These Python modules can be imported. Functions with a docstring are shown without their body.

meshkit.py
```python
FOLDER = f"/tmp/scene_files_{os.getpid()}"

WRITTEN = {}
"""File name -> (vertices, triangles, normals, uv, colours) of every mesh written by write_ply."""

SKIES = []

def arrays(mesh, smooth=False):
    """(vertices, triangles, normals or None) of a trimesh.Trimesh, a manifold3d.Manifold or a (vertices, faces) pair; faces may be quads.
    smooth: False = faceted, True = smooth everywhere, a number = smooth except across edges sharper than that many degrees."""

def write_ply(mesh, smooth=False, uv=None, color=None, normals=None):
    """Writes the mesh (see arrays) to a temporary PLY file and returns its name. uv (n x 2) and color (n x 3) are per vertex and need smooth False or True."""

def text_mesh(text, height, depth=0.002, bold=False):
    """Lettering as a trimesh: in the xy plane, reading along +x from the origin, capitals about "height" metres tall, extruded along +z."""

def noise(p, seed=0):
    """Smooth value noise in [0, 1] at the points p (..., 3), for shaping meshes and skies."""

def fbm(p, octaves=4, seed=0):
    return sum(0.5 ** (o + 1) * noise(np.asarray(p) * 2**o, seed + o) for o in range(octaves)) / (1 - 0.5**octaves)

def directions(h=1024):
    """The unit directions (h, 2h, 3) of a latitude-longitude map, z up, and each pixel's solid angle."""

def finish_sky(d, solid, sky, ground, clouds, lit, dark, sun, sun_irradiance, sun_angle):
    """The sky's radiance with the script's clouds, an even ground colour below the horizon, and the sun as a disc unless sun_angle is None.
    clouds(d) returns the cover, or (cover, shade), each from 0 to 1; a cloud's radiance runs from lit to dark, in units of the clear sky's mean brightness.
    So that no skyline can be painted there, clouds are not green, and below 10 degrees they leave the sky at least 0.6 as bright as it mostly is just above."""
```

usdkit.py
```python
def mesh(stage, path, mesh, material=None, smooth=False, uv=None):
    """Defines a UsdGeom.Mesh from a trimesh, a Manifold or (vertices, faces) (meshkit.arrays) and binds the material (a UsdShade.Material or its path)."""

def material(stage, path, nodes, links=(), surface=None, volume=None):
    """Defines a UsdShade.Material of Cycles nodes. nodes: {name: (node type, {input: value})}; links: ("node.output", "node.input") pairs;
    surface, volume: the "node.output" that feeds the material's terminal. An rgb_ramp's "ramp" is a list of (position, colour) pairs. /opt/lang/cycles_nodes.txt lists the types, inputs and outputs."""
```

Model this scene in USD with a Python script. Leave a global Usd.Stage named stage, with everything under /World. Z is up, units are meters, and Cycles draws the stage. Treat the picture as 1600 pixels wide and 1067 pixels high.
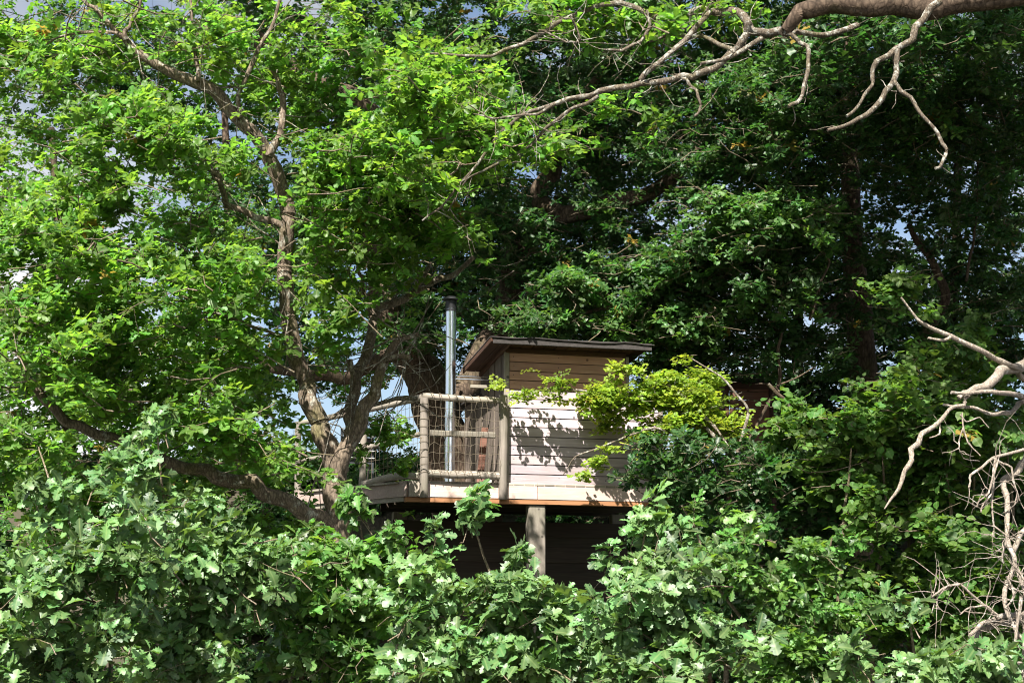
import math
import numpy as np, trimesh, usdkit, meshkit
from pxr import Usd, UsdGeom, UsdLux, UsdShade, Sdf, Gf, Vt

stage = Usd.Stage.CreateInMemory()
UsdGeom.SetStageUpAxis(stage, 'Z'); UsdGeom.SetStageMetersPerUnit(stage, 1.0)
UsdGeom.Xform.Define(stage, '/World'); UsdGeom.Scope.Define(stage, '/World/Looks')
rng = np.random.default_rng(11)

# ------------------------------------------------------------------ camera, sky, sun, exposure
PITCH, CAMZ, FPX = math.radians(11.0), 1.6, 2400.0
cam = UsdGeom.Camera.Define(stage, '/World/camera')
cam.AddTranslateOp().Set(Gf.Vec3d(0, 0, CAMZ)); cam.AddRotateXOp().Set(90 + math.degrees(PITCH))
cam.CreateHorizontalApertureAttr(36.0); cam.CreateVerticalApertureAttr(36.0 * 682 / 1024)
cam.CreateFocalLengthAttr(36.0 * FPX / 1600); cam.CreateClippingRangeAttr(Gf.Vec2f(0.1, 2000))
cam.CreateExposureAttr(1.7)
EL, AZ = math.radians(49), math.radians(180 + 14)      # the sun stands high behind the camera, a little to its left
SUN = np.array([math.sin(AZ) * math.cos(EL), math.cos(AZ) * math.cos(EL), math.sin(EL)])
usdkit.material(stage, '/World/Looks/sky_material', {
    's': ('sky_texture', dict(sky_type='single_scattering', sun_disc=False, sun_elevation=EL, sun_rotation=math.atan2(SUN[0], SUN[1]), air_density=1.0, aerosol_density=1.8)),
    'tc': ('texture_coordinate', {}), 'n': ('noise_texture', dict(scale=3.0, detail=6, roughness=0.6)), 'r': ('rgb_ramp', dict(ramp=[(0.47, (0.05,) * 3), (0.66, (0.9,) * 3)])),
    'bw': ('rgb_to_bw', {}), 'cl': ('math', dict(math_type='multiply', value2=2.0)), 'cc': ('combine_xyz', {}), 'm': ('mix_color', dict(use_clamp_result=False)),
    'b': ('background_shader', dict(strength=0.05))},
    [('tc.generated', 'n.vector'), ('n.fac', 'r.fac'), ('s.color', 'bw.color'), ('bw.val', 'cl.value1'), ('cl.value', 'cc.x'), ('cl.value', 'cc.y'), ('cl.value', 'cc.z'),
     ('s.color', 'm.a'), ('cc.vector', 'm.b'), ('r.color', 'm.fac'), ('m.result', 'b.color')], surface='b.background')
sky = UsdLux.DomeLight.Define(stage, '/World/sky')
UsdShade.MaterialBindingAPI.Apply(sky.GetPrim()).Bind(UsdShade.Material.Get(stage, '/World/Looks/sky_material'))
sky.GetPrim().SetCustomDataByKey('kind', 'structure')
sun = UsdLux.DistantLight.Define(stage, '/World/sun')
sun.CreateIntensityAttr(1.25); sun.CreateAngleAttr(0.53); sun.CreateColorAttr(Gf.Vec3f(1, 0.95, 0.88)); sun.CreateNormalizeAttr(True)
sun.AddOrientOp().Set(Gf.Quatf(Gf.Rotation(Gf.Vec3d(0, 0, 1), Gf.Vec3d(*SUN)).GetQuat()))

# ------------------------------------------------------------------ helpers
CAM = np.array([0, 0, CAMZ]); cP, sP = math.cos(PITCH), math.sin(PITCH)
def at(px, py, D):
    """The point at distance D (along y) seen at pixel (px, py) of the 1600 x 1067 photograph."""
    u, v = (px - 800) / FPX, (533.5 - py) / FPX
    r = np.array([u, cP - v * sP, sP + v * cP])
    return CAM + r * (D / r[1])
def project(P):
    d = np.asarray(P) - CAM
    f = d[..., 1] * cP + d[..., 2] * sP
    return 800 + FPX * d[..., 0] / f, 533.5 - FPX * (d[..., 2] * cP - d[..., 1] * sP) / f, f
used = {}
def path_of(parent, name):
    k = (parent, name); n = used.get(k, 0); used[k] = n + 1
    return f'{parent}/{name}' if n == 0 else f'{parent}/{name}_{n:03d}'
def data(prim, **kw):
    for k, v in kw.items():
        if v: prim.SetCustomDataByKey(k, v)
def thing(name, label, category, loc=(0, 0, 0), rz=0.0, group=None):
    x = UsdGeom.Xform.Define(stage, path_of('/World', name))
    x.AddTranslateOp().Set(Gf.Vec3d(*map(float, loc))); x.AddRotateZOp().Set(float(rz))
    data(x.GetPrim(), label=label, category=category, group=group)
    return str(x.GetPath())
def xpart(parent, name, label=None):
    x = UsdGeom.Xform.Define(stage, path_of(parent, name)); data(x.GetPrim(), label=label)
    return str(x.GetPath())
def obj(parent, name, mesh, mat, smooth=False, label=None, kind=None, uv=None, category=None, group=None):
    m = usdkit.mesh(stage, path_of(parent, name), mesh, '/World/Looks/' + mat, smooth, uv)
    data(m.GetPrim(), label=label, kind=kind, category=category, group=group)
    return str(m.GetPath())

def tube(P, R, sides=8, rough=0.0, res=None, cap=True, seed=0, freq=9.0):
    """A tapered, knobbly tube through the points P with radii R (Catmull-Rom smoothed)."""
    P, R = np.asarray(P, float), np.asarray(R, float)
    if R.ndim == 0: R = np.full(len(P), float(R))
    if len(R) != len(P): R = np.interp(np.linspace(0, 1, len(P)), np.linspace(0, 1, len(R)), R)
    if res:
        Q, S = [], []
        E = np.vstack([2 * P[0] - P[1], P, 2 * P[-1] - P[-2]])
        for i in range(len(P) - 1):
            n = max(2, int(np.linalg.norm(P[i + 1] - P[i]) / res))
            t = np.linspace(0, 1, n, endpoint=False)[:, None]
            a, b, c, d = E[i:i + 4]
            Q.append(0.5 * (2 * b + (c - a) * t + (2 * a - 5 * b + 4 * c - d) * t ** 2 + (3 * b - a - 3 * c + d) * t ** 3))
            S.append(R[i] + (R[i + 1] - R[i]) * t[:, 0])
        P, R = np.vstack(Q + [P[-1:]]), np.concatenate(S + [R[-1:]])
    T = np.gradient(P, axis=0); T /= np.linalg.norm(T, axis=1, keepdims=True) + 1e-12
    ref = np.array([0, 0, 1.0]) if abs(T[:, 2]).mean() < 0.8 else np.array([0, 1.0, 0])
    N = np.cross(T, ref); N /= np.linalg.norm(N, axis=1, keepdims=True); B = np.cross(T, N)
    a = np.linspace(0, 2 * np.pi, sides, endpoint=False)
    ring = N[:, None] * np.cos(a)[:, None] + B[:, None] * np.sin(a)[:, None]
    V = P[:, None] + ring * R[:, None, None]
    if rough:
        k = meshkit.fbm(V.reshape(-1, 3) * freq + seed * 7.3, 3, seed).reshape(V.shape[:2]) - 0.5
        V = P[:, None] + ring * (R[:, None] * (1 + rough * 2 * k))[..., None]
    n = len(P); V = V.reshape(-1, 3)
    i, j = np.meshgrid(np.arange(n - 1), np.arange(sides), indexing='ij'); j2 = (j + 1) % sides
    F = np.stack([i * sides + j, i * sides + j2, (i + 1) * sides + j2, (i + 1) * sides + j], -1).reshape(-1, 4)
    F = np.vstack([F[:, [0, 1, 2]], F[:, [0, 2, 3]]])
    if cap:
        V = np.vstack([V, P[0], P[-1]]); c0, c1 = len(V) - 2, len(V) - 1
        s = np.arange(sides); s2 = (s + 1) % sides
        F = np.vstack([F, np.stack([np.full(sides, c0), s2, s], 1), np.stack([np.full(sides, c1), (n - 1) * sides + s, (n - 1) * sides + s2], 1)])
    return V, F
def tubes(C, R, sides=4):
    """Many thin tubes at once: C (n, k, 3) centre lines, R (n, k) radii."""
    n, k = C.shape[:2]
    T = np.gradient(C, axis=1); T /= np.linalg.norm(T, axis=2, keepdims=True) + 1e-12
    N = np.cross(T, np.array([0.31, 0.2, 0.93])); N /= np.linalg.norm(N, axis=2, keepdims=True) + 1e-12; B = np.cross(T, N)
    a = np.linspace(0, 2 * np.pi, sides, endpoint=False)
    V = C[:, :, None] + (N[:, :, None] * np.cos(a)[:, None] + B[:, :, None] * np.sin(a)[:, None]) * R[:, :, None, None]
    m, i, j = np.meshgrid(np.arange(n), np.arange(k - 1), np.arange(sides), indexing='ij'); j2 = (j + 1) % sides; b = m * k * sides
    F = np.stack([b + i * sides + j, b + i * sides + j2, b + (i + 1) * sides + j2, b + (i + 1) * sides + j], -1).reshape(-1, 4)
    return V.reshape(-1, 3), np.vstack([F[:, [0, 1, 2]], F[:, [0, 2, 3]]])
def join(parts):
    V, F, n = [], [], 0
    for v, f in parts:
        V.append(v); F.append(np.asarray(f) + n); n += len(v)
    return np.vstack(V), np.vstack(F)
def box(x0, x1, y0, y1, z0, z1, b=0.004):
    """A box with chamfered edges."""
    x0, x1, y0, y1, z0, z1 = map(float, (x0, x1, y0, y1, z0, z1)); b = min(b, (x1 - x0) / 3, (y1 - y0) / 3, (z1 - z0) / 3)
    pts = []
    for sx in (0, 1):
        for sy in (0, 1):
            for sz in (0, 1):
                c = np.array([(x0, x1)[sx], (y0, y1)[sy], (z0, z1)[sz]]); d = np.array([1 - 2 * sx, 1 - 2 * sy, 1 - 2 * sz]) * b
                for k in range(3):
                    e = d.copy(); e[k] = 0; pts.append(c + e)
    return trimesh.convex.convex_hull(np.array(pts))

# ------------------------------------------------------------------ materials
def wood(name, dark, light, along='x', rough=0.75, grain=1.0, stain=(0.25, 0.2, 0.16), stain_amt=0.35):
    sc = {'x': (1.2, 22, 22), 'y': (22, 1.2, 22), 'z': (22, 22, 1.2)}[along]
    usdkit.material(stage, '/World/Looks/' + name, {
        'tc': ('texture_coordinate', {}), 'oi': ('object_info', {}), 'off': ('combine_xyz', {}),
        'rm': ('math', dict(math_type='multiply', value2=37.0)), 'add': ('vector_math', dict(math_type='add')),
        'mp': ('mapping', dict(scale=sc)), 'n': ('noise_texture', dict(scale=2.0, detail=6, roughness=0.65, distortion=0.6)),
        'big': ('noise_texture', dict(scale=2.3, detail=3)), 'knot': ('voronoi_texture', dict(scale=3.1)),
        'kr': ('rgb_ramp', dict(ramp=[(0, (1, 1, 1)), (0.045, (1, 1, 1)), (0.075, (0, 0, 0)), (1, (0, 0, 0))])),
        'r': ('rgb_ramp', dict(ramp=[(0.25, dark), (0.55, tuple(0.5 * (np.array(dark) + light))), (0.75, light)])),
        'sr': ('rgb_ramp', dict(ramp=[(0.4, (0, 0, 0)), (0.7, (stain_amt,) * 3)])),
        'mix': ('mix_color', dict(blend_type='mix', b=stain)), 'tone': ('map_range', dict(to_min=0.66, to_max=1.2)),
        'hs': ('hsv', {}), 'mk': ('mix_color', dict(b=tuple(0.45 * np.array(dark)))),
        'bp': ('bump', dict(strength=0.35, distance=0.004 * grain)), 'p': ('principled_bsdf', dict(roughness=rough, specular_ior_level=0.25))},
        [('oi.random', 'rm.value1'), ('rm.value', 'off.x'), ('rm.value', 'off.y'), ('rm.value', 'off.z'),
         ('tc.object', 'add.vector1'), ('off.vector', 'add.vector2'), ('add.vector', 'mp.vector'), ('mp.vector', 'n.vector'), ('add.vector', 'big.vector'), ('add.vector', 'knot.vector'),
         ('n.fac', 'r.fac'), ('big.fac', 'sr.fac'), ('r.color', 'mix.a'), ('sr.color', 'mix.fac'),
         ('knot.distance', 'kr.fac'), ('kr.color', 'mk.fac'), ('mix.result', 'mk.a'),
         ('oi.random', 'tone.value'), ('tone.result', 'hs.value'), ('mk.result', 'hs.color'), ('hs.color', 'p.base_color'),
         ('n.fac', 'bp.height'), ('bp.normal', 'p.normal')], surface='p.BSDF')
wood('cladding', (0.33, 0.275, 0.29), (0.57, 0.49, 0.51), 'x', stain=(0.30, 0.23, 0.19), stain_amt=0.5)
wood('cladding_brown', (0.30, 0.155, 0.11), (0.52, 0.31, 0.235), 'x', stain=(0.2, 0.13, 0.09), stain_amt=0.4)
wood('fascia_wood', (0.34, 0.255, 0.22), (0.54, 0.42, 0.37), 'x', stain_amt=0.45)
wood('fresh_wood', (0.36, 0.16, 0.07), (0.52, 0.26, 0.12), 'x', stain=(0.4, 0.22, 0.12))
wood('grey_wood', (0.17, 0.145, 0.12), (0.34, 0.30, 0.25), 'x', stain=(0.13, 0.14, 0.08))
wood('grey_post', (0.20, 0.17, 0.14), (0.38, 0.33, 0.28), 'z', stain=(0.15, 0.16, 0.09))
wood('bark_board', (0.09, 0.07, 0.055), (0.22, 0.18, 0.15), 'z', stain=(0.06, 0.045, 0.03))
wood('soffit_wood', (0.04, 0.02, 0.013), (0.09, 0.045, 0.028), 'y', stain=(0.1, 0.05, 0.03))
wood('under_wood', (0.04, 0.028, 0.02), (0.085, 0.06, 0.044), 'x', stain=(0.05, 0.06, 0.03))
wood('red_wood', (0.12, 0.05, 0.03), (0.22, 0.11, 0.075), 'x', stain=(0.3, 0.22, 0.2), stain_amt=0.25)
def bark(name, dark, mid, lichen, moss, lich=0.5, sc=1.0):
    usdkit.material(stage, '/World/Looks/' + name, {
        'g': ('geometry', {}), 'mp': ('mapping', dict(scale=(1, 1, 0.35))),
        'v': ('voronoi_texture', dict(scale=34 * sc, detail=2, feature='distance_to_edge')), 'n': ('noise_texture', dict(scale=26 * sc, detail=6, roughness=0.7)),
        'l': ('noise_texture', dict(scale=7 * sc, detail=5, roughness=0.75)), 'm': ('noise_texture', dict(scale=2.6, detail=4)),
        'r': ('rgb_ramp', dict(ramp=[(0.3, dark), (0.62, mid), (0.8, tuple(1.3 * np.array(mid)))])),
        'lr': ('rgb_ramp', dict(ramp=[(lich, (0, 0, 0)), (lich + 0.07, (0.85,) * 3)])), 'mr': ('rgb_ramp', dict(ramp=[(0.52, (0, 0, 0)), (0.68, (0.7,) * 3)])),
        'm1': ('mix_color', dict(b=lichen)), 'm2': ('mix_color', dict(b=moss)), 'cr': ('rgb_ramp', dict(ramp=[(0, (0.45,) * 3), (0.12, (1, 1, 1))])),
        'cm': ('mix_color', dict(blend_type='multiply', fac=1.0)), 'h': ('math', dict(math_type='multiply')),
        'bp': ('bump', dict(strength=0.8, distance=0.012)), 'p': ('principled_bsdf', dict(roughness=0.9, specular_ior_level=0.15))},
        [('g.position', 'mp.vector'), ('mp.vector', 'v.vector'), ('mp.vector', 'n.vector'), ('g.position', 'l.vector'), ('g.position', 'm.vector'),
         ('n.fac', 'r.fac'), ('r.color', 'm2.a'), ('m.fac', 'mr.fac'), ('mr.color', 'm2.fac'), ('m2.result', 'm1.a'), ('l.fac', 'lr.fac'), ('lr.color', 'm1.fac'),
         ('v.distance', 'cr.fac'), ('m1.result', 'cm.a'), ('cr.color', 'cm.b'), ('cm.result', 'p.base_color'),
         ('n.fac', 'h.value1'), ('cr.color', 'h.value2'), ('h.value', 'bp.height'), ('bp.normal', 'p.normal')], surface='p.BSDF')
bark('oak_bark', (0.07, 0.052, 0.038), (0.21, 0.165, 0.12), (0.36, 0.35, 0.29), (0.13, 0.12, 0.045), 0.56)
bark('dark_bark', (0.04, 0.028, 0.02), (0.115, 0.083, 0.058), (0.24, 0.23, 0.19), (0.07, 0.065, 0.03), 0.62, 0.6)
bark('pale_bark', (0.08, 0.064, 0.048), (0.21, 0.172, 0.13), (0.40, 0.385, 0.33), (0.16, 0.15, 0.07), 0.5, 1.6)
bark('lichen_bark', (0.06, 0.047, 0.034), (0.16, 0.13, 0.095), (0.36, 0.35, 0.30), (0.14, 0.13, 0.055), 0.52, 1.8)
bark('dead_wood', (0.19, 0.155, 0.12), (0.36, 0.305, 0.25), (0.55, 0.52, 0.46), (0.3, 0.25, 0.19), 0.56, 1.6)
bark('twig_bark', (0.10, 0.075, 0.05), (0.24, 0.19, 0.13), (0.34, 0.30, 0.24), (0.15, 0.14, 0.06), 0.55, 2.0)

def leaf_mat(name, top, under, trans, tfac=0.38, rough=0.42, hue=0.022, val=0.5, old=0.004, vein=0.25, spec=0.3):
    usdkit.material(stage, '/World/Looks/' + name, {
        'g': ('geometry', {}), 'oi': ('object_info', {}), 'uv': ('texture_coordinate', {}), 'sx': ('separate_xyz', {}),
        'wn': ('white_noise_texture', dict(dimensions='2D')), 'cv': ('combine_xyz', {}), 'sep': ('separate_color', {}),
        'n': ('noise_texture', dict(scale=0.9, detail=2)),
        'side': ('mix_color', dict(a=top, b=under)), 'hue': ('map_range', dict(to_min=0.5 - hue, to_max=0.5 + hue)), 'val': ('map_range', dict(to_min=1 - val, to_max=1 + val)),
        'hs': ('hsv', dict(saturation=1.0)), 'ht': ('hsv', dict(color=trans)),
        'vr': ('rgb_ramp', dict(ramp=[(0, (vein,) * 3), (0.07, (vein,) * 3), (0.13, (0, 0, 0)), (1, (0, 0, 0))])), 'vm': ('mix_color', dict(b=(0.30, 0.36, 0.14))),
        'yr': ('rgb_ramp', dict(ramp=[(0, (1.0 if old else 0.0,) * 3), (old, (1.0 if old else 0.0,) * 3), (old + 0.002, (0, 0, 0)), (1, (0, 0, 0))])), 'ym': ('mix_color', dict(b=(0.24, 0.17, 0.035))),
        'yt': ('mix_color', dict(b=(0.40, 0.27, 0.04))),
        'p': ('principled_bsdf', dict(roughness=rough, specular_ior_level=spec)), 't': ('translucent_bsdf', {}), 'm': ('mix_closure', dict(fac=tfac))},
        [('g.random_per_island', 'cv.x'), ('oi.random', 'cv.y'), ('cv.vector', 'wn.vector'), ('wn.color', 'sep.color'),
         ('g.backfacing', 'side.fac'), ('sep.r', 'hue.value'), ('sep.g', 'val.value'), ('hue.result', 'hs.hue'), ('val.result', 'hs.value'), ('hue.result', 'ht.hue'), ('val.result', 'ht.value'),
         ('side.result', 'hs.color'), ('uv.UV', 'sx.vector'), ('sx.x', 'vr.fac'), ('vr.color', 'vm.fac'), ('hs.color', 'vm.a'),
         ('sep.b', 'yr.fac'), ('yr.color', 'ym.fac'), ('vm.result', 'ym.a'), ('yr.color', 'yt.fac'), ('ht.color', 'yt.a'),
         ('ym.result', 'p.base_color'), ('yt.result', 't.color'), ('p.BSDF', 'm.closure1'), ('t.BSDF', 'm.closure2')], surface='m.closure')
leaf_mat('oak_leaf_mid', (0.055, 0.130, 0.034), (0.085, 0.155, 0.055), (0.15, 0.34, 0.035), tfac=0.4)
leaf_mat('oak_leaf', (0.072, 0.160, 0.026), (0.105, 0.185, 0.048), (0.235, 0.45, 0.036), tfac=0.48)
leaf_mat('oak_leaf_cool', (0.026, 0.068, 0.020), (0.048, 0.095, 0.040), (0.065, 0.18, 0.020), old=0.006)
leaf_mat('young_oak_leaf', (0.080, 0.158, 0.050), (0.115, 0.185, 0.08), (0.18, 0.34, 0.04), tfac=0.3, rough=0.46, old=0.0, spec=0.5, val=0.6)
leaf_mat('young_oak_leaf_green', (0.060, 0.140, 0.026), (0.11, 0.18, 0.07), (0.20, 0.40, 0.03), tfac=0.33, rough=0.45, old=0.0, spec=0.45, val=0.6)
leaf_mat('maple_leaf', (0.150, 0.230, 0.024), (0.17, 0.25, 0.05), (0.42, 0.56, 0.04), tfac=0.45)
leaf_mat('hazel_leaf', (0.052, 0.115, 0.020), (0.10, 0.17, 0.06), (0.20, 0.36, 0.03), tfac=0.40, rough=0.55, old=0.008)
usdkit.material(stage, '/World/Looks/steel', {'g': ('geometry', {}), 'mp': ('mapping', dict(scale=(9, 9, 0.6))), 'n': ('noise_texture', dict(scale=3, detail=4)),
    'r': ('map_range', dict(to_min=0.10, to_max=0.30)), 'bp': ('bump', dict(strength=0.08, distance=0.01)), 'p': ('principled_bsdf', dict(base_color=(0.80, 0.82, 0.86), metallic=1.0))},
    [('g.position', 'mp.vector'), ('mp.vector', 'n.vector'), ('n.fac', 'r.value'), ('r.result', 'p.roughness'), ('n.fac', 'bp.height'), ('bp.normal', 'p.normal')], surface='p.BSDF')
def plain(name, col, rough=0.7, metallic=0.0, ns=14.0, amt=0.35):
    usdkit.material(stage, '/World/Looks/' + name, {'tc': ('texture_coordinate', {}), 'n': ('noise_texture', dict(scale=ns, detail=5, roughness=0.65)),
        'r': ('rgb_ramp', dict(ramp=[(0.3, tuple(np.array(col) * (1 - amt))), (0.7, tuple(np.array(col) * (1 + amt)))])), 'bp': ('bump', dict(strength=0.3, distance=0.004)),
        'p': ('principled_bsdf', dict(roughness=rough, metallic=metallic))}, [('tc.object', 'n.vector'), ('n.fac', 'r.fac'), ('r.color', 'p.base_color'), ('n.fac', 'bp.height'), ('bp.normal', 'p.normal')], surface='p.BSDF')
plain('black_metal', (0.03, 0.03, 0.032), 0.45, 0.6)
plain('roof_felt', (0.034, 0.029, 0.026), 0.9, 0, 30)
plain('rope', (0.13, 0.105, 0.07), 0.9, 0, 60)
plain('dark_paint', (0.035, 0.04, 0.045), 0.5)
plain('pale_paint', (0.42, 0.42, 0.40), 0.6)
usdkit.material(stage, '/World/Looks/soil', {'g': ('geometry', {}), 'n': ('noise_texture', dict(scale=1.4, detail=8, roughness=0.7)), 'n2': ('noise_texture', dict(scale=17, detail=6)),
    'r': ('rgb_ramp', dict(ramp=[(0.3, (0.022, 0.018, 0.012)), (0.5, (0.045, 0.036, 0.022)), (0.7, (0.026, 0.04, 0.014))])), 'bp': ('bump', dict(strength=0.7, distance=0.05)), 'p': ('principled_bsdf', dict(roughness=0.95))},
    [('g.position', 'n.vector'), ('g.position', 'n2.vector'), ('n.fac', 'r.fac'), ('r.color', 'p.base_color'), ('n2.fac', 'bp.height'), ('bp.normal', 'p.normal')], surface='p.BSDF')

# ------------------------------------------------------------------ ground: one sheet that rises behind the tree house
def ground_z(x, y):
    x, y = np.asarray(x, float), np.asarray(y, float)
    rise = 4.3 * np.clip((y - 20.5) / 7.5, 0, 1) ** 2 * (3 - 2 * np.clip((y - 20.5) / 7.5, 0, 1))
    return rise * np.exp(-((y - 32) / 60).clip(0, None) ** 2) + 0.35 * (meshkit.fbm(np.stack([x * 0.35, y * 0.35, 0 * x], -1), 3, 5) - 0.5)
gx = np.concatenate([[-1500, -400, -120, -50], np.arange(-28, 28.1, 0.8), [50, 120, 400, 1500]]); gy = np.concatenate([[-1500, -300, -60, -20], np.arange(-8, 50.1, 0.8), [70, 120, 400, 1500]])
GX, GY = np.meshgrid(gx, gy, indexing='ij'); nx, ny = GX.shape
i, j = np.meshgrid(np.arange(nx - 1), np.arange(ny - 1), indexing='ij'); a = (i * ny + j).ravel()
obj('/World', 'ground', (np.stack([GX, GY, ground_z(GX, GY)], -1).reshape(-1, 3), np.stack([a, a + ny, a + ny + 1, a + 1], 1)), 'soil', True, label='dark woodland soil rising gently behind the tree house', kind='structure')

# ------------------------------------------------------------------ the tree house
TH0, PSI = at(790, 755, 20.0), 14.0
cY, sY = math.cos(math.radians(PSI)), math.sin(math.radians(PSI))
def th(x, y, z): return TH0 + np.array([x * cY - y * sY, x * sY + y * cY, z])
house = thing('tree_house', 'weathered timber tree house with railed deck and tall steel stove flue', 'tree house', TH0, PSI)
W, DEP = 2.12, 1.25
fw = xpart(house, 'front_wall')
zs = np.linspace(0.0, 1.74, 15); nails = []
for k in range(14):
    z0, z1 = zs[k], zs[k + 1]
    dx = rng.uniform(-0.004, 0.004); tilt = rng.uniform(-0.002, 0.002)
    x1 = W if k < 10 else 1.66
    m = box(0.052, x1 + dx, -0.004 + tilt, 0.02, z0 + 0.005, z1 - 0.006, 0.004)
    obj(fw, 'board', m, 'cladding' if k < 10 else 'cladding_brown', label='browner board kept dry under the eaves' if k >= 10 else None)
    for xn in (0.10, 0.72, 1.36, 1.98):
        if xn < x1 - 0.05: nails.append(box(xn + rng.uniform(-0.015, 0.015), xn + 0.018, -0.0065 + tilt, -0.003, (z0 + z1) / 2 - 0.006 + rng.uniform(-0.02, 0.02), (z0 + z1) / 2 + 0.03, 0.001))
nl = [n_ for n_ in nails]
for n_ in nl: c_ = n_.bounds.mean(0); n_.vertices = (n_.vertices - c_) * [0.5, 1, 0.22] + c_
obj(fw, 'nail_heads', join([(n_.vertices, n_.faces) for n_ in nl]), 'black_metal', kind='stuff')
obj(fw, 'backing_board', box(0.03, W - 0.01, 0.022, 0.04, 0.01, 1.25), 'under_wood'); obj(fw, 'backing_board', box(0.03, 1.64, 0.022, 0.04, 1.253, 1.74), 'under_wood')
obj(fw, 'corner_trim', box(-0.022, 0.048, -0.016, 0.022, 0.0, 1.745), 'grey_post'); obj(fw, 'corner_trim', box(W + 0.005, W + 0.06, -0.016, 0.022, 0.0, 1.245), 'grey_post')
obj(fw, 'corner_trim', box(1.666, 1.71, -0.014, 0.03, 1.262, 1.745), 'grey_post')
lt = xpart(house, 'lean_to', 'low flat roof over the right end of the cabin')
obj(lt, 'roof_board', box(1.67, W + 0.1, -0.06, DEP, 1.25, 1.278), 'roof_felt')
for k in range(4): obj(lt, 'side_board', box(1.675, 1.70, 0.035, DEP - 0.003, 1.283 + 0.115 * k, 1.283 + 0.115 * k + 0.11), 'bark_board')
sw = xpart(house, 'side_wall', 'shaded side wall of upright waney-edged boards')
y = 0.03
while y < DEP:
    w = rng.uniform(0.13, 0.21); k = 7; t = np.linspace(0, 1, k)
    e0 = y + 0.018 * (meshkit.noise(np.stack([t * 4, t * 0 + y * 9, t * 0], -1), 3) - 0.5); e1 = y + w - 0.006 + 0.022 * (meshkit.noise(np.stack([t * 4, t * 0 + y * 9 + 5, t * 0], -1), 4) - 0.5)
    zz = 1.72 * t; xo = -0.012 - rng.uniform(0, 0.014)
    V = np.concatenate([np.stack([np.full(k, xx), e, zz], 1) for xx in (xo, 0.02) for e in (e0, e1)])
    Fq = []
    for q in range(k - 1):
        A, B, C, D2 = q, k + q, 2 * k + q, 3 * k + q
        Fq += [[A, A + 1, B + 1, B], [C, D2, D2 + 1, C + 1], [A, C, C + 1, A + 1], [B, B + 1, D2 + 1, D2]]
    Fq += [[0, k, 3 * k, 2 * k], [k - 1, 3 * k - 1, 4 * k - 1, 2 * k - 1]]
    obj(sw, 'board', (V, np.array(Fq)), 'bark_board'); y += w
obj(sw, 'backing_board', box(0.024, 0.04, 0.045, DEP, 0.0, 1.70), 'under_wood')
bw = xpart(house, 'back_wall'); rw = xpart(house, 'right_wall')
for k in range(12):
    z0 = 1.66 / 12 * k
    obj(bw, 'board', box(0.05, W if k < 9 else 1.67, DEP, DEP + 0.022, z0 + 0.002, z0 + 0.136), 'cladding')
    if k < 9: obj(rw, 'board', box(W + 0.01, W + 0.032, 0.03, DEP - 0.003, z0 + 0.002, z0 + 0.136), 'cladding')
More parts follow.
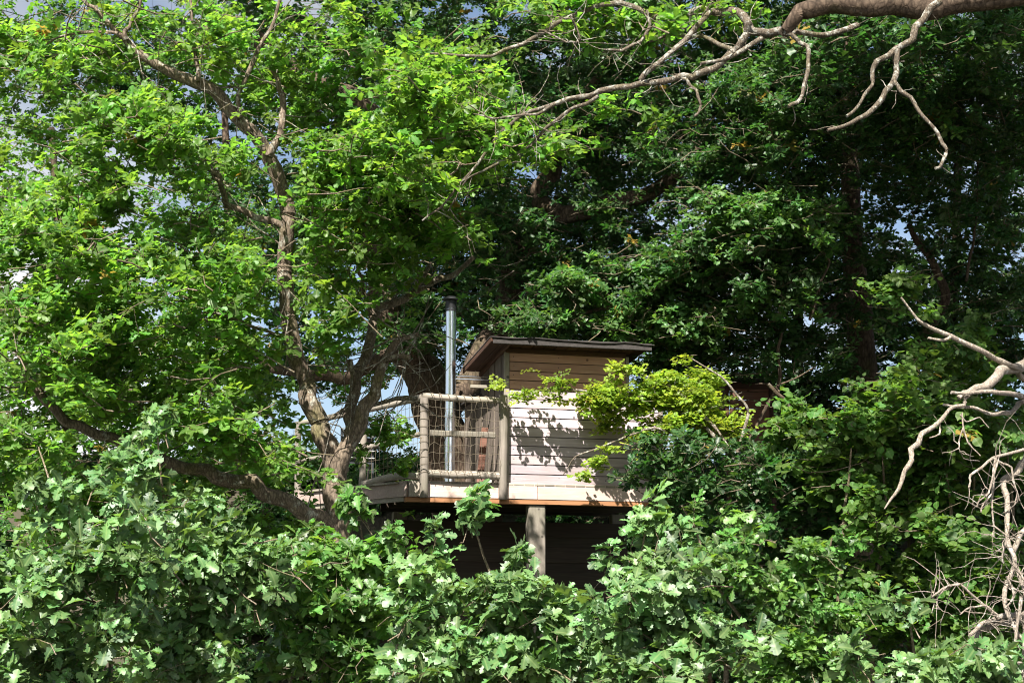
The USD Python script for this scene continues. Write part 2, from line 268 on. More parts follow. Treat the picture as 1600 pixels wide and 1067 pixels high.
# roof: front edge high, falling slightly to the back, deep overhangs
rf = xpart(house, 'roof')
def roof_slab(x0, x1, y0, y1, z0, z1):
    m = box(x0, x1, y0, y1, z0, z1, 0.006); v = np.array(m.vertices); v[:, 2] += -0.075 * (v[:, 1] + 0.4) - 0.0 * v[:, 0]; m.vertices = v; return m
RX0, RX1, RY0, RY1 = -0.27, 1.90, -0.42, DEP + 0.08
felt = trimesh.creation.box([RX1 - RX0 + 0.05, RY1 - RY0 + 0.04, 0.012]); felt = felt.subdivide().subdivide().subdivide().subdivide(); v = np.array(felt.vertices)
v += [(RX0 + RX1) / 2, (RY0 + RY1) / 2, 1.868]; edge = np.minimum(v[:, 0] - RX0, v[:, 1] - RY0)
v[:, 2] += -0.075 * (v[:, 1] + 0.4) + 0.022 * (meshkit.fbm(v * 5.0, 3, 9) - 0.5) - 0.05 * (v[:, 1] < RY0 + 0.01) * meshkit.noise(v * 3.2, 8); felt.vertices = v
obj(rf, 'felt', felt, 'roof_felt', 40, label='sagging dark roofing felt')
n = 14
for k in range(n):
    xa = RX0 + (RX1 - RX0) / n * k
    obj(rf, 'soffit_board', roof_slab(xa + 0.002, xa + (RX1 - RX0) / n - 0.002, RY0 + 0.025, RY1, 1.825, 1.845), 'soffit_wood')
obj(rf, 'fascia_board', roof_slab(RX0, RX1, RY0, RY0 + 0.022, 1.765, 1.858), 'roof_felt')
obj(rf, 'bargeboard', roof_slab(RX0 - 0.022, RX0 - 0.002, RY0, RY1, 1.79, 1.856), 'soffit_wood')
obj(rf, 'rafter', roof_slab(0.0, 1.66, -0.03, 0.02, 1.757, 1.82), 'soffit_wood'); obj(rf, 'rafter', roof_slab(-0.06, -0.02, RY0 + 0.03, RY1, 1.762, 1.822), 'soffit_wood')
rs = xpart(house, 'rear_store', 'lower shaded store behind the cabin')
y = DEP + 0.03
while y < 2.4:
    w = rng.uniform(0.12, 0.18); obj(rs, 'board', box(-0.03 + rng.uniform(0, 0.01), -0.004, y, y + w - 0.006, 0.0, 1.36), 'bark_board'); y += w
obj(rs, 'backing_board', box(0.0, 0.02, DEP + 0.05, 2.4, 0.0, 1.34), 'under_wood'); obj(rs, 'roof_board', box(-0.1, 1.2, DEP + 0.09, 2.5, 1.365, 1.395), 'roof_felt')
# deck
dk = xpart(house, 'deck')
DX0, DX1, DY0, DY1 = -1.31, 2.32, -0.10, 2.55
n = 26
for k in range(n):
    xa = DX0 + 0.01 + (DX1 - DX0 - 0.02) / n * k
    obj(dk, 'plank', box(xa + 0.003, xa + (DX1 - DX0 - 0.02) / n - 0.003, DY0 + 0.012, DY1, -0.034, -0.006 - rng.uniform(0, 0.003)), 'grey_wood')
for k in range(5):
    ya = 0.16 + 0.55 * k
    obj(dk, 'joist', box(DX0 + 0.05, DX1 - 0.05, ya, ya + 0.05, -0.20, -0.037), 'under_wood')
fs = xpart(house, 'edge_beam')
obj(fs, 'fascia_board', box(DX0 + 0.02, 0.405, -0.085, -0.052, -0.207, 0.0, 0.004), 'fascia_wood'); obj(fs, 'fascia_board', box(0.411, DX1, -0.083, -0.05, -0.209, 0.0, 0.004), 'fascia_wood')
obj(fs, 'ledger_board', box(DX0 - 0.02, DX1 + 0.02, -0.075, 0.04, -0.272, -0.212, 0.004), 'fresh_wood', label='orange-brown freshly cut timber under the edge boards')
obj(fs, 'end_board', box(DX0 + 0.02, DX0 + 0.155, -0.11, -0.088, -0.205, 0.0), 'grey_post')
wk = xpart(house, 'walkway', 'deck end running back to the left behind the forked tree')
def slab(p, q, w, z0, z1):
    p, q = np.array(p, float), np.array(q, float); d = (q - p) / np.linalg.norm(q - p); nn = np.array([-d[1], d[0]]) * w
    return trimesh.convex.convex_hull(np.array([[*c, z] for c in (p, q, p + nn, q + nn) for z in (z0, z1)]))
obj(wk, 'fascia_board', slab((DX0 - 0.005, -0.03), (-2.55, 1.75), -0.03, -0.2, 0.0), 'fascia_wood'); obj(wk, 'ledger_board', slab((DX0 - 0.03, 0.03), (-2.55, 1.8), -0.03, -0.26, -0.203), 'grey_wood')
for k in range(14):
    y0 = 0.08 + 0.175 * k; e = lambda yy: max(-2.5, DX0 - 0.05 - (yy + 0.03) * 0.69)
    obj(wk, 'plank', trimesh.convex.convex_hull(np.array([[x_, y_, z_] for z_ in (-0.03, -0.006) for (x_, y_) in ((DX0 - 0.01, y0), (e(y0), y0), (DX0 - 0.01, y0 + 0.168), (e(y0 + 0.168), y0 + 0.168))])), 'grey_wood')
gz = lambda x, y: float(ground_z(th(x, y, 0)[0], th(x, y, 0)[1])) - TH0[2] - 0.15
for (x, y, w) in ((0.30, -0.045, 0.225), (0.30, 2.2, 0.2), (2.05, 1.9, 0.2), (-1.1, 2.2, 0.2)):
    obj(house, 'support_post', box(x, x + w, y, y + w * 0.75, gz(x, y), -0.275 if y < 1 else -0.21, 0.012), 'grey_post')
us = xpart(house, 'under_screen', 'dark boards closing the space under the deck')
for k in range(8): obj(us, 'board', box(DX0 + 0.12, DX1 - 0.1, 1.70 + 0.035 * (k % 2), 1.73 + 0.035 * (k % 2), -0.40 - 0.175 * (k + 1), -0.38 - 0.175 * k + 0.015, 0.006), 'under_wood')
# railing along the front and back along the left side
def log(p0, p1, r, seed, sag=0.0, k=9):
    t = np.linspace(0, 1, k)[:, None]; P = np.array(p0) * (1 - t) + np.array(p1) * t
    P = P + 0.012 * np.stack([meshkit.noise(np.stack([t[:, 0] * 3, t[:, 0] * 0 + seed + q * 3.1, t[:, 0] * 0], -1), q) - 0.5 for q in range(3)], 1); P[:, 2] += sag * np.sin(np.pi * t[:, 0])
    return tube(P, r, 12, 0.10, 0.06, seed=seed)
rl = xpart(house, 'railing', 'rustic round-pole railing strung with rope netting')
PX, PY, P2 = -1.108, -0.135, -0.068
obj(rl, 'post', log((PX, PY, -0.215), (PX - 0.008, PY, 1.06), 0.056, 1), 'grey_post', 50)
obj(rl, 'post', log((P2, PY - 0.005, -0.22), (P2 + 0.004, PY - 0.005, 1.13), 0.058, 2), 'grey_post', 50, label='lichened round post at the cabin corner')
obj(rl, 'post', log((-1.78, 0.72, -0.15), (-1.76, 0.72, 0.97), 0.045, 3), 'grey_post', 50); obj(rl, 'post', log((-2.5, 1.85, -0.15), (-2.52, 1.85, 0.93), 0.045, 3), 'grey_post', 50)
obj(rl, 'top_rail', log((PX - 0.03, PY, 1.085), (P2 - 0.055, PY, 1.06), 0.042, 4), 'grey_wood', 50)
obj(rl, 'middle_rail', box(PX + 0.055, P2 - 0.085, PY + 0.035, PY + 0.075, 0.575, 0.655, 0.012), 'grey_wood')
obj(rl, 'bottom_rail', log((PX + 0.05, PY, 0.09), (P2 - 0.05, PY, 0.075), 0.05, 5), 'grey_wood', 50)
sideR = ((-2.55, 1.95, 0.95), (-1.7, 0.75, 1.02), (PX - 0.02, PY + 0.03, 1.075))
obj(rl, 'top_rail', tube(sideR, [0.038, 0.045, 0.045], 12, 0.12, 0.06, seed=6), 'grey_wood', 50)
obj(rl, 'middle_rail', tube([(-2.5, 1.95, 0.43), (-1.75, 0.8, 0.5), (PX - 0.05, PY + 0.04, 0.6)], 0.032, 10, 0.1, 0.08, seed=7), 'grey_wood', 50)
obj(rl, 'bottom_rail', tube([(-1.78, 0.6, 0.0), (-1.45, 0.25, 0.07), (PX - 0.05, PY + 0.05, 0.06)], [0.05, 0.05, 0.045], 10, 0.12, 0.06, seed=8), 'grey_wood', 50)
cords = []                                                                     # rope netting: knotted cords sagging between the rails
nx_, nz_ = 13, 9
xs = np.linspace(PX + 0.05, P2 - 0.06, nx_); zz = np.linspace(0.12, 1.04, nz_)
def npt(a, b): return np.array([xs[a] + 0.06 * (meshkit.noise(np.array([a * 1.3, b * 1.1, 2.0]), 1) - 0.5), PY - 0.045 - 0.03 * meshkit.noise(np.array([a * 0.8, b * 0.9, 7.0]), 2), zz[b] + 0.055 * (meshkit.noise(np.array([a * 0.9, b * 1.7, 4.0]), 3) - 0.5)])
for a in range(nx_): cords.append(tube([npt(a, b) for b in range(nz_)], 0.0024, 4, cap=False))
for b in range(nz_): cords.append(tube([npt(a, b) for a in range(nx_)], 0.0024, 4, cap=False))
def lash(p0, p1, R, turns, r=0.0045):
    t = np.linspace(0, 1, turns * 9)[:, None]; a = 2 * np.pi * turns * t[:, 0]
    return tube(np.array(p0) * (1 - t) + np.array(p1) * t + np.stack([0 * a, R * np.cos(a), R * np.sin(a)], 1), r, 4, cap=False)
cords += [lash((PX + 0.05, PY, 0.09), (P2 - 0.05, PY, 0.075), 0.058, 9), lash((PX + 0.06, PY, 1.085), (P2 - 0.06, PY, 1.06), 0.05, 9)]
for b in range(10):                                                           # cords wound round the post
    t = np.linspace(0, 2 * np.pi, 13); cords.append(tube(np.stack([PX - 0.004 + 0.063 * np.cos(t), PY + 0.063 * np.sin(t), 0.1 + b * 0.098 + 0 * t], 1), 0.003, 4, cap=False))
obj(rl, 'netting', join(cords), 'rope', True, kind='stuff')
cords = []
S0, S1, S2 = map(np.array, sideR)
for a in range(14):
    t = a / 13; T_ = S2 * (1 - t) + S1 * t if t < 1 else S1; cords.append(tube([T_ - [0, 0, 0.02], T_ - [0.01, 0, 0.5], T_ - [0, 0, 0.98]], 0.0024, 4, cap=False))
for b in range(8): cords.append(tube([S2 - [0, 0, 0.1 + b * 0.12], (S1 + S2) / 2 - [0, 0, 0.11 + b * 0.12], S1 - [0, 0, 0.1 + b * 0.12]], 0.0024, 4, cap=False))
obj(rl, 'netting', join(cords), 'rope', True, kind='stuff')
# stove flue
fl = xpart(house, 'stove_flue')
FX, FY = -0.575, 0.82
def cyl(x, y, z0, z1, r, s=32): m = trimesh.creation.cylinder(r, z1 - z0, sections=s); m.apply_translation([x, y, (z0 + z1) / 2]); return m
obj(fl, 'pipe', cyl(FX, FY, -0.01, 1.02, 0.070), 'steel', 40); obj(fl, 'pipe', cyl(FX, FY, 1.02, 2.46, 0.0715), 'steel', 40)
for z in (0.14, 0.98, 1.24, 2.44):
    m = trimesh.creation.annulus(0.0715, 0.077, 0.03, sections=32); m.apply_translation([FX, FY, z]); obj(fl, 'joint_band', m, 'steel' if z < 2 else 'black_metal', 40)
cowl = trimesh.creation.revolve(np.array([[0.0, 2.60], [0.06, 2.635], [0.125, 2.60], [0.125, 2.585], [0.078, 2.578], [0.076, 2.46], [0.0, 2.455]])[::-1], sections=32); cowl.apply_translation([FX, FY, 0])
obj(fl, 'cowl', cowl, 'black_metal', 40)
obj(fl, 'bracket', box(FX + 0.06, 0.0, FY - 0.015, FY + 0.015, 1.485, 1.505), 'steel'); obj(fl, 'bracket', box(FX + 0.075, 0.0, FY + 0.03, FY + 0.05, 1.535, 1.55), 'steel')
obj(fl, 'bracket', box(-0.36, -0.01, 0.52, 0.54, 1.33, 1.375), 'grey_wood')
# loose things on the deck
ch = thing('folding_chair', 'dark slatted folding chair on the left end of the deck', 'chair', th(-1.72, 1.55, 0.02), PSI + 6)
obj(ch, 'leg', tube([(-0.22, 0, 0), (-0.22, 0.05, 0.84)], 0.016, 6), 'dark_paint'); obj(ch, 'leg', tube([(0.22, 0, 0), (0.22, 0.05, 0.84)], 0.016, 6), 'dark_paint')
obj(ch, 'leg', tube([(-0.2, 0.38, 0), (-0.2, 0.0, 0.46)], 0.014, 6), 'dark_paint'); obj(ch, 'leg', tube([(0.2, 0.38, 0), (0.2, 0.0, 0.46)], 0.014, 6), 'dark_paint')
for k in range(5): obj(ch, 'slat', box(-0.235, 0.235, 0.012 + 0.006 * k, 0.03 + 0.006 * k, 0.36 + 0.1 * k, 0.43 + 0.1 * k), 'dark_paint' if k not in (1, 2, 3) else 'black_metal'); obj(ch, 'slat', box(-0.235, 0.235, -0.03 + 0.006 * k, 0.0 + 0.006 * k, 0.435 + 0.1 * k, 0.448 + 0.1 * k), 'pale_paint')
for k in range(4): obj(ch, 'seat_slat', box(-0.2, 0.2, 0.06 + 0.08 * k, 0.125 + 0.08 * k, 0.44, 0.455), 'dark_paint')
pl = box(-0.045, 0.045, -0.012, 0.012, 0, 0.78); v = np.array(pl.vertices); v[:, 0] += v[:, 2] * 0.13; v[:, 1] += v[:, 2] * 0.2; pl.vertices = v
p_ = thing('leaning_plank', 'reddish plank leaning behind the rope netting', 'plank', th(-0.29, 0.25, 0.0), PSI); obj(p_, 'board', pl, 'red_wood'); obj(p_, 'end_batten', box(-0.04, 0.06, -0.03, -0.014, 0.03, 0.07), 'red_wood')
b_ = thing('small_box', 'small pale box standing on the deck beside the corner post', 'box', th(-0.20, 0.12, -0.004), PSI + 8); obj(b_, 'carton', box(-0.035, 0.035, -0.03, 0.03, 0, 0.085, 0.005), 'pale_paint'); obj(b_, 'lid', box(-0.037, 0.037, -0.032, 0.032, 0.086, 0.1, 0.004), 'grey_wood')

# little red-brown hut behind, seen through a gap in the leaves on the right
hc = at(1178, 690, 23.0)
ht = thing('wooden_hut', 'reddish brown board hut half hidden in dark foliage right of the cabin', 'hut', (hc[0], hc[1], hc[2]), 10)
for k in range(8): obj(ht, 'wall_board', box(-0.36, 0.26, 0.0, 0.025, -0.15 + 0.13 * k + 0.004, -0.15 + 0.13 * (k + 1) - 0.004), 'red_wood'); obj(ht, 'wall_board', box(-0.38, -0.362, 0.03, 0.8, -0.15 + 0.13 * k + 0.004, -0.15 + 0.13 * (k + 1) - 0.004), 'red_wood')
obj(ht, 'corner_post', box(0.263, 0.32, -0.02, 0.05, hc[2] * -1 + 0.6, 0.91), 'soffit_wood'); obj(ht, 'corner_post', box(-0.44, -0.383, -0.02, 0.05, hc[2] * -1 + 0.6, 0.91), 'soffit_wood')
obj(ht, 'roof', box(-0.55, 0.42, -0.15, 0.95, 0.92, 0.95), 'roof_felt'); obj(ht, 'head_board', box(-0.36, 0.26, -0.04, -0.003, 0.80, 0.89), 'soffit_wood')

# ------------------------------------------------------------------ leaves
def oak_leaf(n=11, lobes=4, fold=0.28, curl=0.18, seed=0):
    r = np.random.default_rng(seed); x = np.concatenate([[0.0, 0.10], np.linspace(0.18, 1.0, n - 2)])
    env = np.interp(x, [0, 0.1, 0.3, 0.62, 0.85, 1.0], [0.012, 0.03, 0.2, 0.36, 0.27, 0.06]) * r.uniform(0.88, 1.1)
    out = []
    for s in (-1, 1):
        ph = (x - 0.13) * lobes / 0.86 * 2 * np.pi + r.uniform(-0.4, 0.4)
        w = env * (0.73 + 0.32 * -np.cos(ph)) ; w[0] = 0.012; w[1] = 0.02
        tip = 0.055 * np.clip(-np.cos(ph), 0, 1) * (w / 0.3)
        out.append((x + tip, s * w))
    mid = np.stack([x, 0 * x, 0 * x], 1); V = [mid] + [np.stack([X, Y, 0 * X], 1) for X, Y in out]
    V = np.vstack(V); t = V[:, 0]; wv = np.abs(V[:, 1])
    V[:, 2] = fold * wv - curl * t ** 2 + 0.05 * np.sin(t * 9 + seed) * wv / 0.3
    m = len(x); F = []
    for q in range(m - 1):
        F += [[q, q + 1, m + q + 1], [q, m + q + 1, m + q], [q + 1, q, 2 * m + q], [q + 1, 2 * m + q, 2 * m + q + 1]]
    uv = np.stack([np.minimum(wv / 0.36, 1), t], 1)
    return V, np.array(F)[:, ::-1], uv
def round_leaf(n=7, wide=0.46, point=1.0, seed=0, jag=0.0):
    r = np.random.default_rng(seed); x = np.linspace(0, 1, n)
    w = wide * np.sin(np.pi * np.clip(x, 0, 1) ** 0.8) ** 0.75 * np.where(x > 0.85, point, 1) + 0.006
    if jag: w = w * (1 - jag * (np.arange(n) % 2))
    mid = np.stack([x, 0 * x, 0 * x], 1)
    V = np.vstack([mid, np.stack([x, -w, 0 * x], 1), np.stack([x, w, 0 * x], 1)]); wv = np.abs(V[:, 1])
    V[:, 2] = 0.22 * wv - 0.16 * V[:, 0] ** 2 + 0.03 * np.sin(V[:, 0] * 11 + seed)
    F = []
    for q in range(n - 1): F += [[q, q + 1, n + q + 1], [q, n + q + 1, n + q], [q + 1, q, 2 * n + q], [q + 1, 2 * n + q, 2 * n + q + 1]]
    return V, np.array(F)[:, ::-1], np.stack([np.minimum(wv / wide, 1), V[:, 0]], 1)
def rot(x, z):
    x = x / np.linalg.norm(x); y = np.cross(z, x); y /= np.linalg.norm(y); return np.stack([x, y, np.cross(x, y)], 1)
def sprig(kind, seed):
    """One leafy twig end as a list of leaves (verts, faces, uv), about 0.2 m across; x along the twig, z towards the light."""
    r = np.random.default_rng(seed); L = []
    if kind in ('oak', 'oak_near', 'oak_far'):
        n = {'oak': 9, 'oak_near': 9, 'oak_far': 13}[kind]; ln = {'oak': 0.098, 'oak_near': 0.108, 'oak_far': 0.10}[kind]
        for k in range(n):
            lf = oak_leaf(13 if kind == 'oak_near' else 8, 4 if kind == 'oak_near' else 3, r.uniform(0.1, 0.45), r.uniform(0.0, 0.42), int(r.integers(1e6)))
            term = k < n * 0.6; a = (k / (n * 0.6) * 2 - 1) * 2.3 + r.normal(0, 0.25) if term else r.choice([-1, 1]) * r.uniform(0.5, 1.3)
            base = np.array([0.0, 0, 0]) if term else np.array([-r.uniform(0.04, 0.19 if kind != 'oak_far' else 0.28), 0, 0])
            el = r.normal(0.05, 0.38); d = np.array([math.cos(a) * math.cos(el), math.sin(a) * math.cos(el), math.sin(el)])
            zn = np.array([r.normal(0, 0.35), r.normal(0, 0.35), 1.0]); s = ln * r.uniform(0.7, 1.2)
            L.append((lf[0] * s @ rot(d, zn).T + base + d * 0.006, lf[1], lf[2]))
    elif kind == 'hazel':
        for k in range(7):
            lf = round_leaf(8, 0.43, 0.5, int(r.integers(1e6))); a = (1 if k % 2 else -1) * r.uniform(0.5, 1.2) if k else 0.0
            d = np.array([math.cos(a), math.sin(a), r.normal(-0.15, 0.2)]); s = 0.088 * r.uniform(0.7, 1.25)
            L.append((lf[0] * s @ rot(d, np.array([r.normal(0, 0.3), r.normal(0, 0.3), 1.0])).T + np.array([-0.045 * k, 0, 0]) + d * 0.012, lf[1], lf[2]))
    else:                                                      # small maple-like leaves in flat sprays
        for k in range(15):
            lf = round_leaf(7, 0.50, 0.6, int(r.integers(1e6)), 0.34); a = (1 if k % 2 else -1) * r.uniform(0.4, 1.4)
            d = np.array([math.cos(a), math.sin(a), r.normal(-0.05, 0.25)]); s = 0.056 * r.uniform(0.65, 1.25)
            L.append((lf[0] * s @ rot(d, np.array([r.normal(0, 0.4), r.normal(0, 0.4), 1.0])).T + np.array([-0.018 * k, r.normal(0, 0.012), r.normal(0, 0.012)]) + d * 0.02, lf[1], lf[2]))
    return L
SPRIGS = {k: [sprig(k, 100 * q + 17 * i) for i in range(6)] for q, k in enumerate(('oak', 'oak_near', 'oak_far', 'hazel', 'maple'), 1)}
NEAR_SMOOTH = True

KEEP_LIMBS = []
KEEP_OUT = []          # (polygon box in the photograph, nearest y that is kept clear up to, farthest): openings between the boughs
def clear_mask(P):
    px, py, f = project(P); ok = np.ones(len(P), bool)
    for (x0, y0, x1, y1, d0, d1) in KEEP_OUT:
        ok &= ~((px > x0) & (px < x1) & (py > y0) & (py < y1) & (P[:, 1] > d0) & (P[:, 1] < d1))
    for (A, B, D, w) in KEEP_LIMBS:                            # the sunny side of the big limbs carries few leaves
        a, b = np.array(A, float), np.array(B, float); q = np.stack([px, py], 1) - a; t = np.clip(q @ (b - a) / ((b - a) @ (b - a)), 0, 1)
        near = np.linalg.norm(q - t[:, None] * (b - a), axis=1) < w
        ok &= ~(near & (P[:, 1] < D) & (P[:, 1] > 11.5) & (np.sin(P[:, 0] * 37 + P[:, 2] * 53) < 0.8))
    return ok

def sun_gap(P, r, leak=0.06):
    """The break in the canopy that lets the sun reach the front of the deck: drops most sprays that would shade it."""
    nrm = np.array([-sY, cY, 0]); o = th(0, -0.1, 0); t = ((P - o) @ nrm) / (SUN @ nrm)
    h = P - SUN * t[:, None] - TH0; x, z = h @ np.array([cY, sY, 0]), h[:, 2]
    m = (t > 0.6) & (x > 0.9) & (x < 3.4) & (z > 0.7) & (z < 1.85)
    hit = (t > 0.6) & (x > -1.45) & (x < 0.95 + 0.25 * np.sin(z * 5)) & (z > -0.35) & (z < 1.15)
    hit |= (t > 0.6) & (x > 0.2) & (x < 0.6) & (z > -1.15) & (z < 0)
    q = r.uniform(0, 1, len(P))
    return (~hit | (q < leak)) & (~m | (q < 0.25))

class Foliage:
    """Collects leafy boughs for one tree, then writes its twigs, its nearest leaves one by one and the rest as one crown."""
    def __init__(self, tree, kind, mat, seed, up=0.75, light=0.55, jitter=0.42, scale=1.0, twig_r=0.006):
        self.t, self.kind, self.mat, self.r = tree, kind, mat, np.random.default_rng(seed)
        self.up, self.light, self.j, self.s, self.tr = up, light, jitter, scale, twig_r
        self.P, self.X, self.Z, self.S, self.tw = [], [], [], [], []
    def boughs(self, C, L, K=11, dirs=None, spread=0.24, droop=0.15, keep=True):
        """Boughs centred on the points C (n, 3), of length about L, each with K sprigs."""
        r, n = self.r, len(C)
        if n == 0: return
        az = r.uniform(0, 2 * np.pi, n); d = np.stack([np.cos(az), np.sin(az), r.normal(0.12, 0.28, n)], 1)
        if dirs is not None: d = d * 0.7 + np.asarray(dirs)
        d /= np.linalg.norm(d, axis=1, keepdims=True); Ls = L * r.uniform(0.65, 1.25, n)
        A = C - d * Ls[:, None] * 0.62
        wob = np.cumsum(r.normal(0, 0.05, (n, 6, 3)), axis=1) * Ls[:, None, None]
        t = np.linspace(0, 1, 6)
        curve = A[:, None] + d[:, None] * (Ls[:, None] * t)[..., None] + wob; curve[:, :, 2] -= droop * Ls[:, None] * t ** 2
        ts = r.uniform(0.18, 1.0, (n, K)) ** 0.8
        ii = np.clip((ts * 5).astype(int), 0, 4); fr = ts * 5 - ii; b = np.arange(n)[:, None]
        base = curve[b, ii] * (1 - fr[..., None]) + curve[b, ii + 1] * fr[..., None]
        side = r.normal(0, 1, (n, K, 3)); side[..., 2] *= 0.5; side -= d[:, None] * (side * d[:, None]).sum(-1, keepdims=True); side /= np.linalg.norm(side, axis=-1, keepdims=True)
        off = side * (spread * self.s * r.uniform(0.15, 1.0, (n, K)) * (1.15 - 0.6 * ts))[..., None] + d[:, None] * (0.10 * self.s * r.uniform(0.2, 1, (n, K)))[..., None]
        pos = base + off
        x = off / np.linalg.norm(off, axis=-1, keepdims=True)
        z = self.up * np.array([0, 0, 1.0]) + self.light * SUN + r.normal(0, self.j, (n, K, 3)); z /= np.linalg.norm(z, axis=-1, keepdims=True)
        ok = (clear_mask(pos.reshape(-1, 3)) if keep else np.ones(n * K, bool)) & sun_gap(pos.reshape(-1, 3), r)
        self.P.append(pos.reshape(-1, 3)[ok]); self.X.append(x.reshape(-1, 3)[ok]); self.Z.append(z.reshape(-1, 3)[ok]); self.S.append(self.s * r.uniform(*((0.6, 1.25) if self.kind == 'oak_near' else (0.75, 1.2)), n * K)[ok])
        okc = ok.reshape(n, K).mean(1) > 0.6
        if okc.any():
            self.tw.append(tubes(curve[okc], np.linspace(1.25, 0.35, 6)[None] * self.tr * r.uniform(0.7, 1.3, (okc.sum(), 1)), 4))
            m = ok & np.repeat(okc, K)
            c = np.stack([base.reshape(-1, 3)[m], base.reshape(-1, 3)[m] * 0.5 + pos.reshape(-1, 3)[m] * 0.5 + r.normal(0, 0.012, (m.sum(), 3)), pos.reshape(-1, 3)[m]], 1)
            self.tw.append(tubes(c, np.array([[0.45, 0.35, 0.25]]) * self.tr + 0 * c[..., 0], 3))
    def pad(self, px, py, D, w, h, depth, n, L=0.9, K=11, **kw):
        """n boughs spread through a flattened mass seen around (px, py) at distance D, w x h pixels in extent (half widths)."""
        r = self.r; q = r.normal(0, 1, (n, 3)); q /= np.linalg.norm(q, axis=1, keepdims=True); q *= r.uniform(0, 1, (n, 1)) ** 0.45
        C = np.array([at(px + a * w, py + b * h, D + c * depth) for a, b, c in q]).reshape(-1, 3)
        self.boughs(C, L, K, **kw)
    def volume(self, lo, hi, n, L=1.0, K=11, **kw):
        C = self.r.uniform(lo, hi, (n, 3)); self.boughs(C, L, K, **kw)
    def finish(self, singles=0, twig_mat='twig_bark', name='foliage'):
        P, X, Z, S = map(np.concatenate, (self.P, self.X, self.Z, self.S)); n = len(P)
        M = np.stack([X, np.cross(Z, X), Z], -1); y = np.cross(Z, X); y /= np.linalg.norm(y, axis=1, keepdims=True); xx = np.cross(y, Z); M = np.stack([xx, y, Z], 2)
        which = self.r.integers(0, 6, n); taken = np.zeros(n, bool); V = SPRIGS[self.kind]
        obj(self.t, 'twigs', join(self.tw), twig_mat, True, kind='stuff')
        if singles:
            px, py, f = project(P); inside = (px > 10) & (px < 1590) & (py > 10) & (py < 1057)
            order = np.argsort(np.where(inside, f, 1e9)); count = 0
            for q in order:
                if not inside[q] or count >= singles: break
                lf = V[which[q]]
                if count + len(lf) > 300: break
                taken[q] = True
                for (v, fc, uv) in lf:
                    obj(self.t, 'leaf', (v * S[q] @ M[q].T + P[q], fc), self.mat, True, uv=uv); count += 1
        k = np.nonzero(~taken)[0]
        pi = UsdGeom.PointInstancer.Define(stage, path_of(self.t, name)); data(pi.GetPrim(), kind='stuff')
        protos = []
        for i, lf in enumerate(V):
            v, fc = join([(a, b) for a, b, _ in lf]); uv = np.vstack([c for _, _, c in lf])
            m = usdkit.mesh(stage, f'{pi.GetPath()}/leaf_spray_{i:03d}', (v, fc), '/World/Looks/' + self.mat, True, uv); protos.append(m.GetPath())
        pi.CreatePrototypesRel().SetTargets(protos)
        pi.CreateProtoIndicesAttr(Vt.IntArray.FromNumpy(which[k].astype(np.int32)))
        pi.CreatePositionsAttr(Vt.Vec3fArray.FromNumpy(P[k].astype(np.float32)))
        pi.CreateScalesAttr(Vt.Vec3fArray.FromNumpy(np.repeat(S[k, None], 3, 1).astype(np.float32)))
        from scipy.spatial.transform import Rotation
        qs = Rotation.from_matrix(M[k]).as_quat()
        pi.CreateOrientationsAttr(Vt.QuathArray([Gf.Quath(float(w), float(a), float(b), float(c)) for a, b, c, w in qs]))
        global TOTAL; TOTAL += n
TOTAL = 0
def px_branch(pts, D, w, mat='oak_bark', sides=10, rough=0.13, res=0.07, seed=0):
    """A limb through photograph points; D and w (pixel widths) are interpolated along it."""
    k = len(pts); Ds = np.interp(np.linspace(0, 1, k), np.linspace(0, 1, np.size(D)), np.atleast_1d(D)); ws = np.interp(np.linspace(0, 1, k), np.linspace(0, 1, np.size(w)), np.atleast_1d(w))
    P = np.array([at(a, b, d) for (a, b), d in zip(pts, Ds)])
    if k > 3:                                                   # crooked growth: every limb wanders a little between its nodes
        P = np.vstack([np.vstack([P[i], (P[i] + P[i + 1]) / 2]) for i in range(k - 1)] + [P[-1:]]); ws = np.interp(np.linspace(0, k - 1, 2 * k - 1), np.arange(k), ws); Ds = np.interp(np.linspace(0, k - 1, 2 * k - 1), np.arange(k), Ds)
        P[1:-1] += np.random.default_rng(seed + 5).normal(0, 1, (len(P) - 2, 3)) * np.minimum(0.2 * ws[1:-1] * Ds[1:-1] / FPX, 0.02)[:, None]
    return tube(P, ws / 2 * Ds / FPX, sides, rough if np.mean(ws) > 12 else 0.3, res, seed=seed, freq=5.0 if np.mean(ws) > 12 else 14.0)
def limbs(tree, rows, mat):
    for q, (name, pts, D, w) in enumerate(rows):
        m = max(np.atleast_1d(w)); obj(tree, name, px_branch(pts, D, w, sides=14 if m > 30 else 10 if m > 12 else 7, res=0.05 if m > 12 else 0.06, seed=q + len(tree)), mat, 60)
def side_twigs(tree, rows, n, seed, L=0.35, mat='pale_bark', r0=0.006):
    """Bare little twigs growing from limbs."""
    r = np.random.default_rng(seed); C = []
    for (name, pts, D, w) in rows:
        k = len(pts); Ds = np.interp(np.linspace(0, 1, k), np.linspace(0, 1, np.size(D)), np.atleast_1d(D)); P = np.array([at(a, b, d) for (a, b), d in zip(pts, Ds)])
        for _ in range(n):
            i = r.integers(0, k - 1); p = P[i] + (P[i + 1] - P[i]) * r.uniform(); d = r.normal(0, 1, 3); d /= np.linalg.norm(d); l = L * r.uniform(0.4, 1.4); c = [p]
            for s in range(4): d = d + r.normal(0, 0.3, 3); d /= np.linalg.norm(d); c.append(c[-1] + d * l / 4)
            C.append(c)
    C = np.array(C); obj(tree, 'twigs', tubes(C, np.linspace(1, 0.4, 5)[None] * r0 + 0 * C[..., 0], 4), mat, True, kind='stuff')

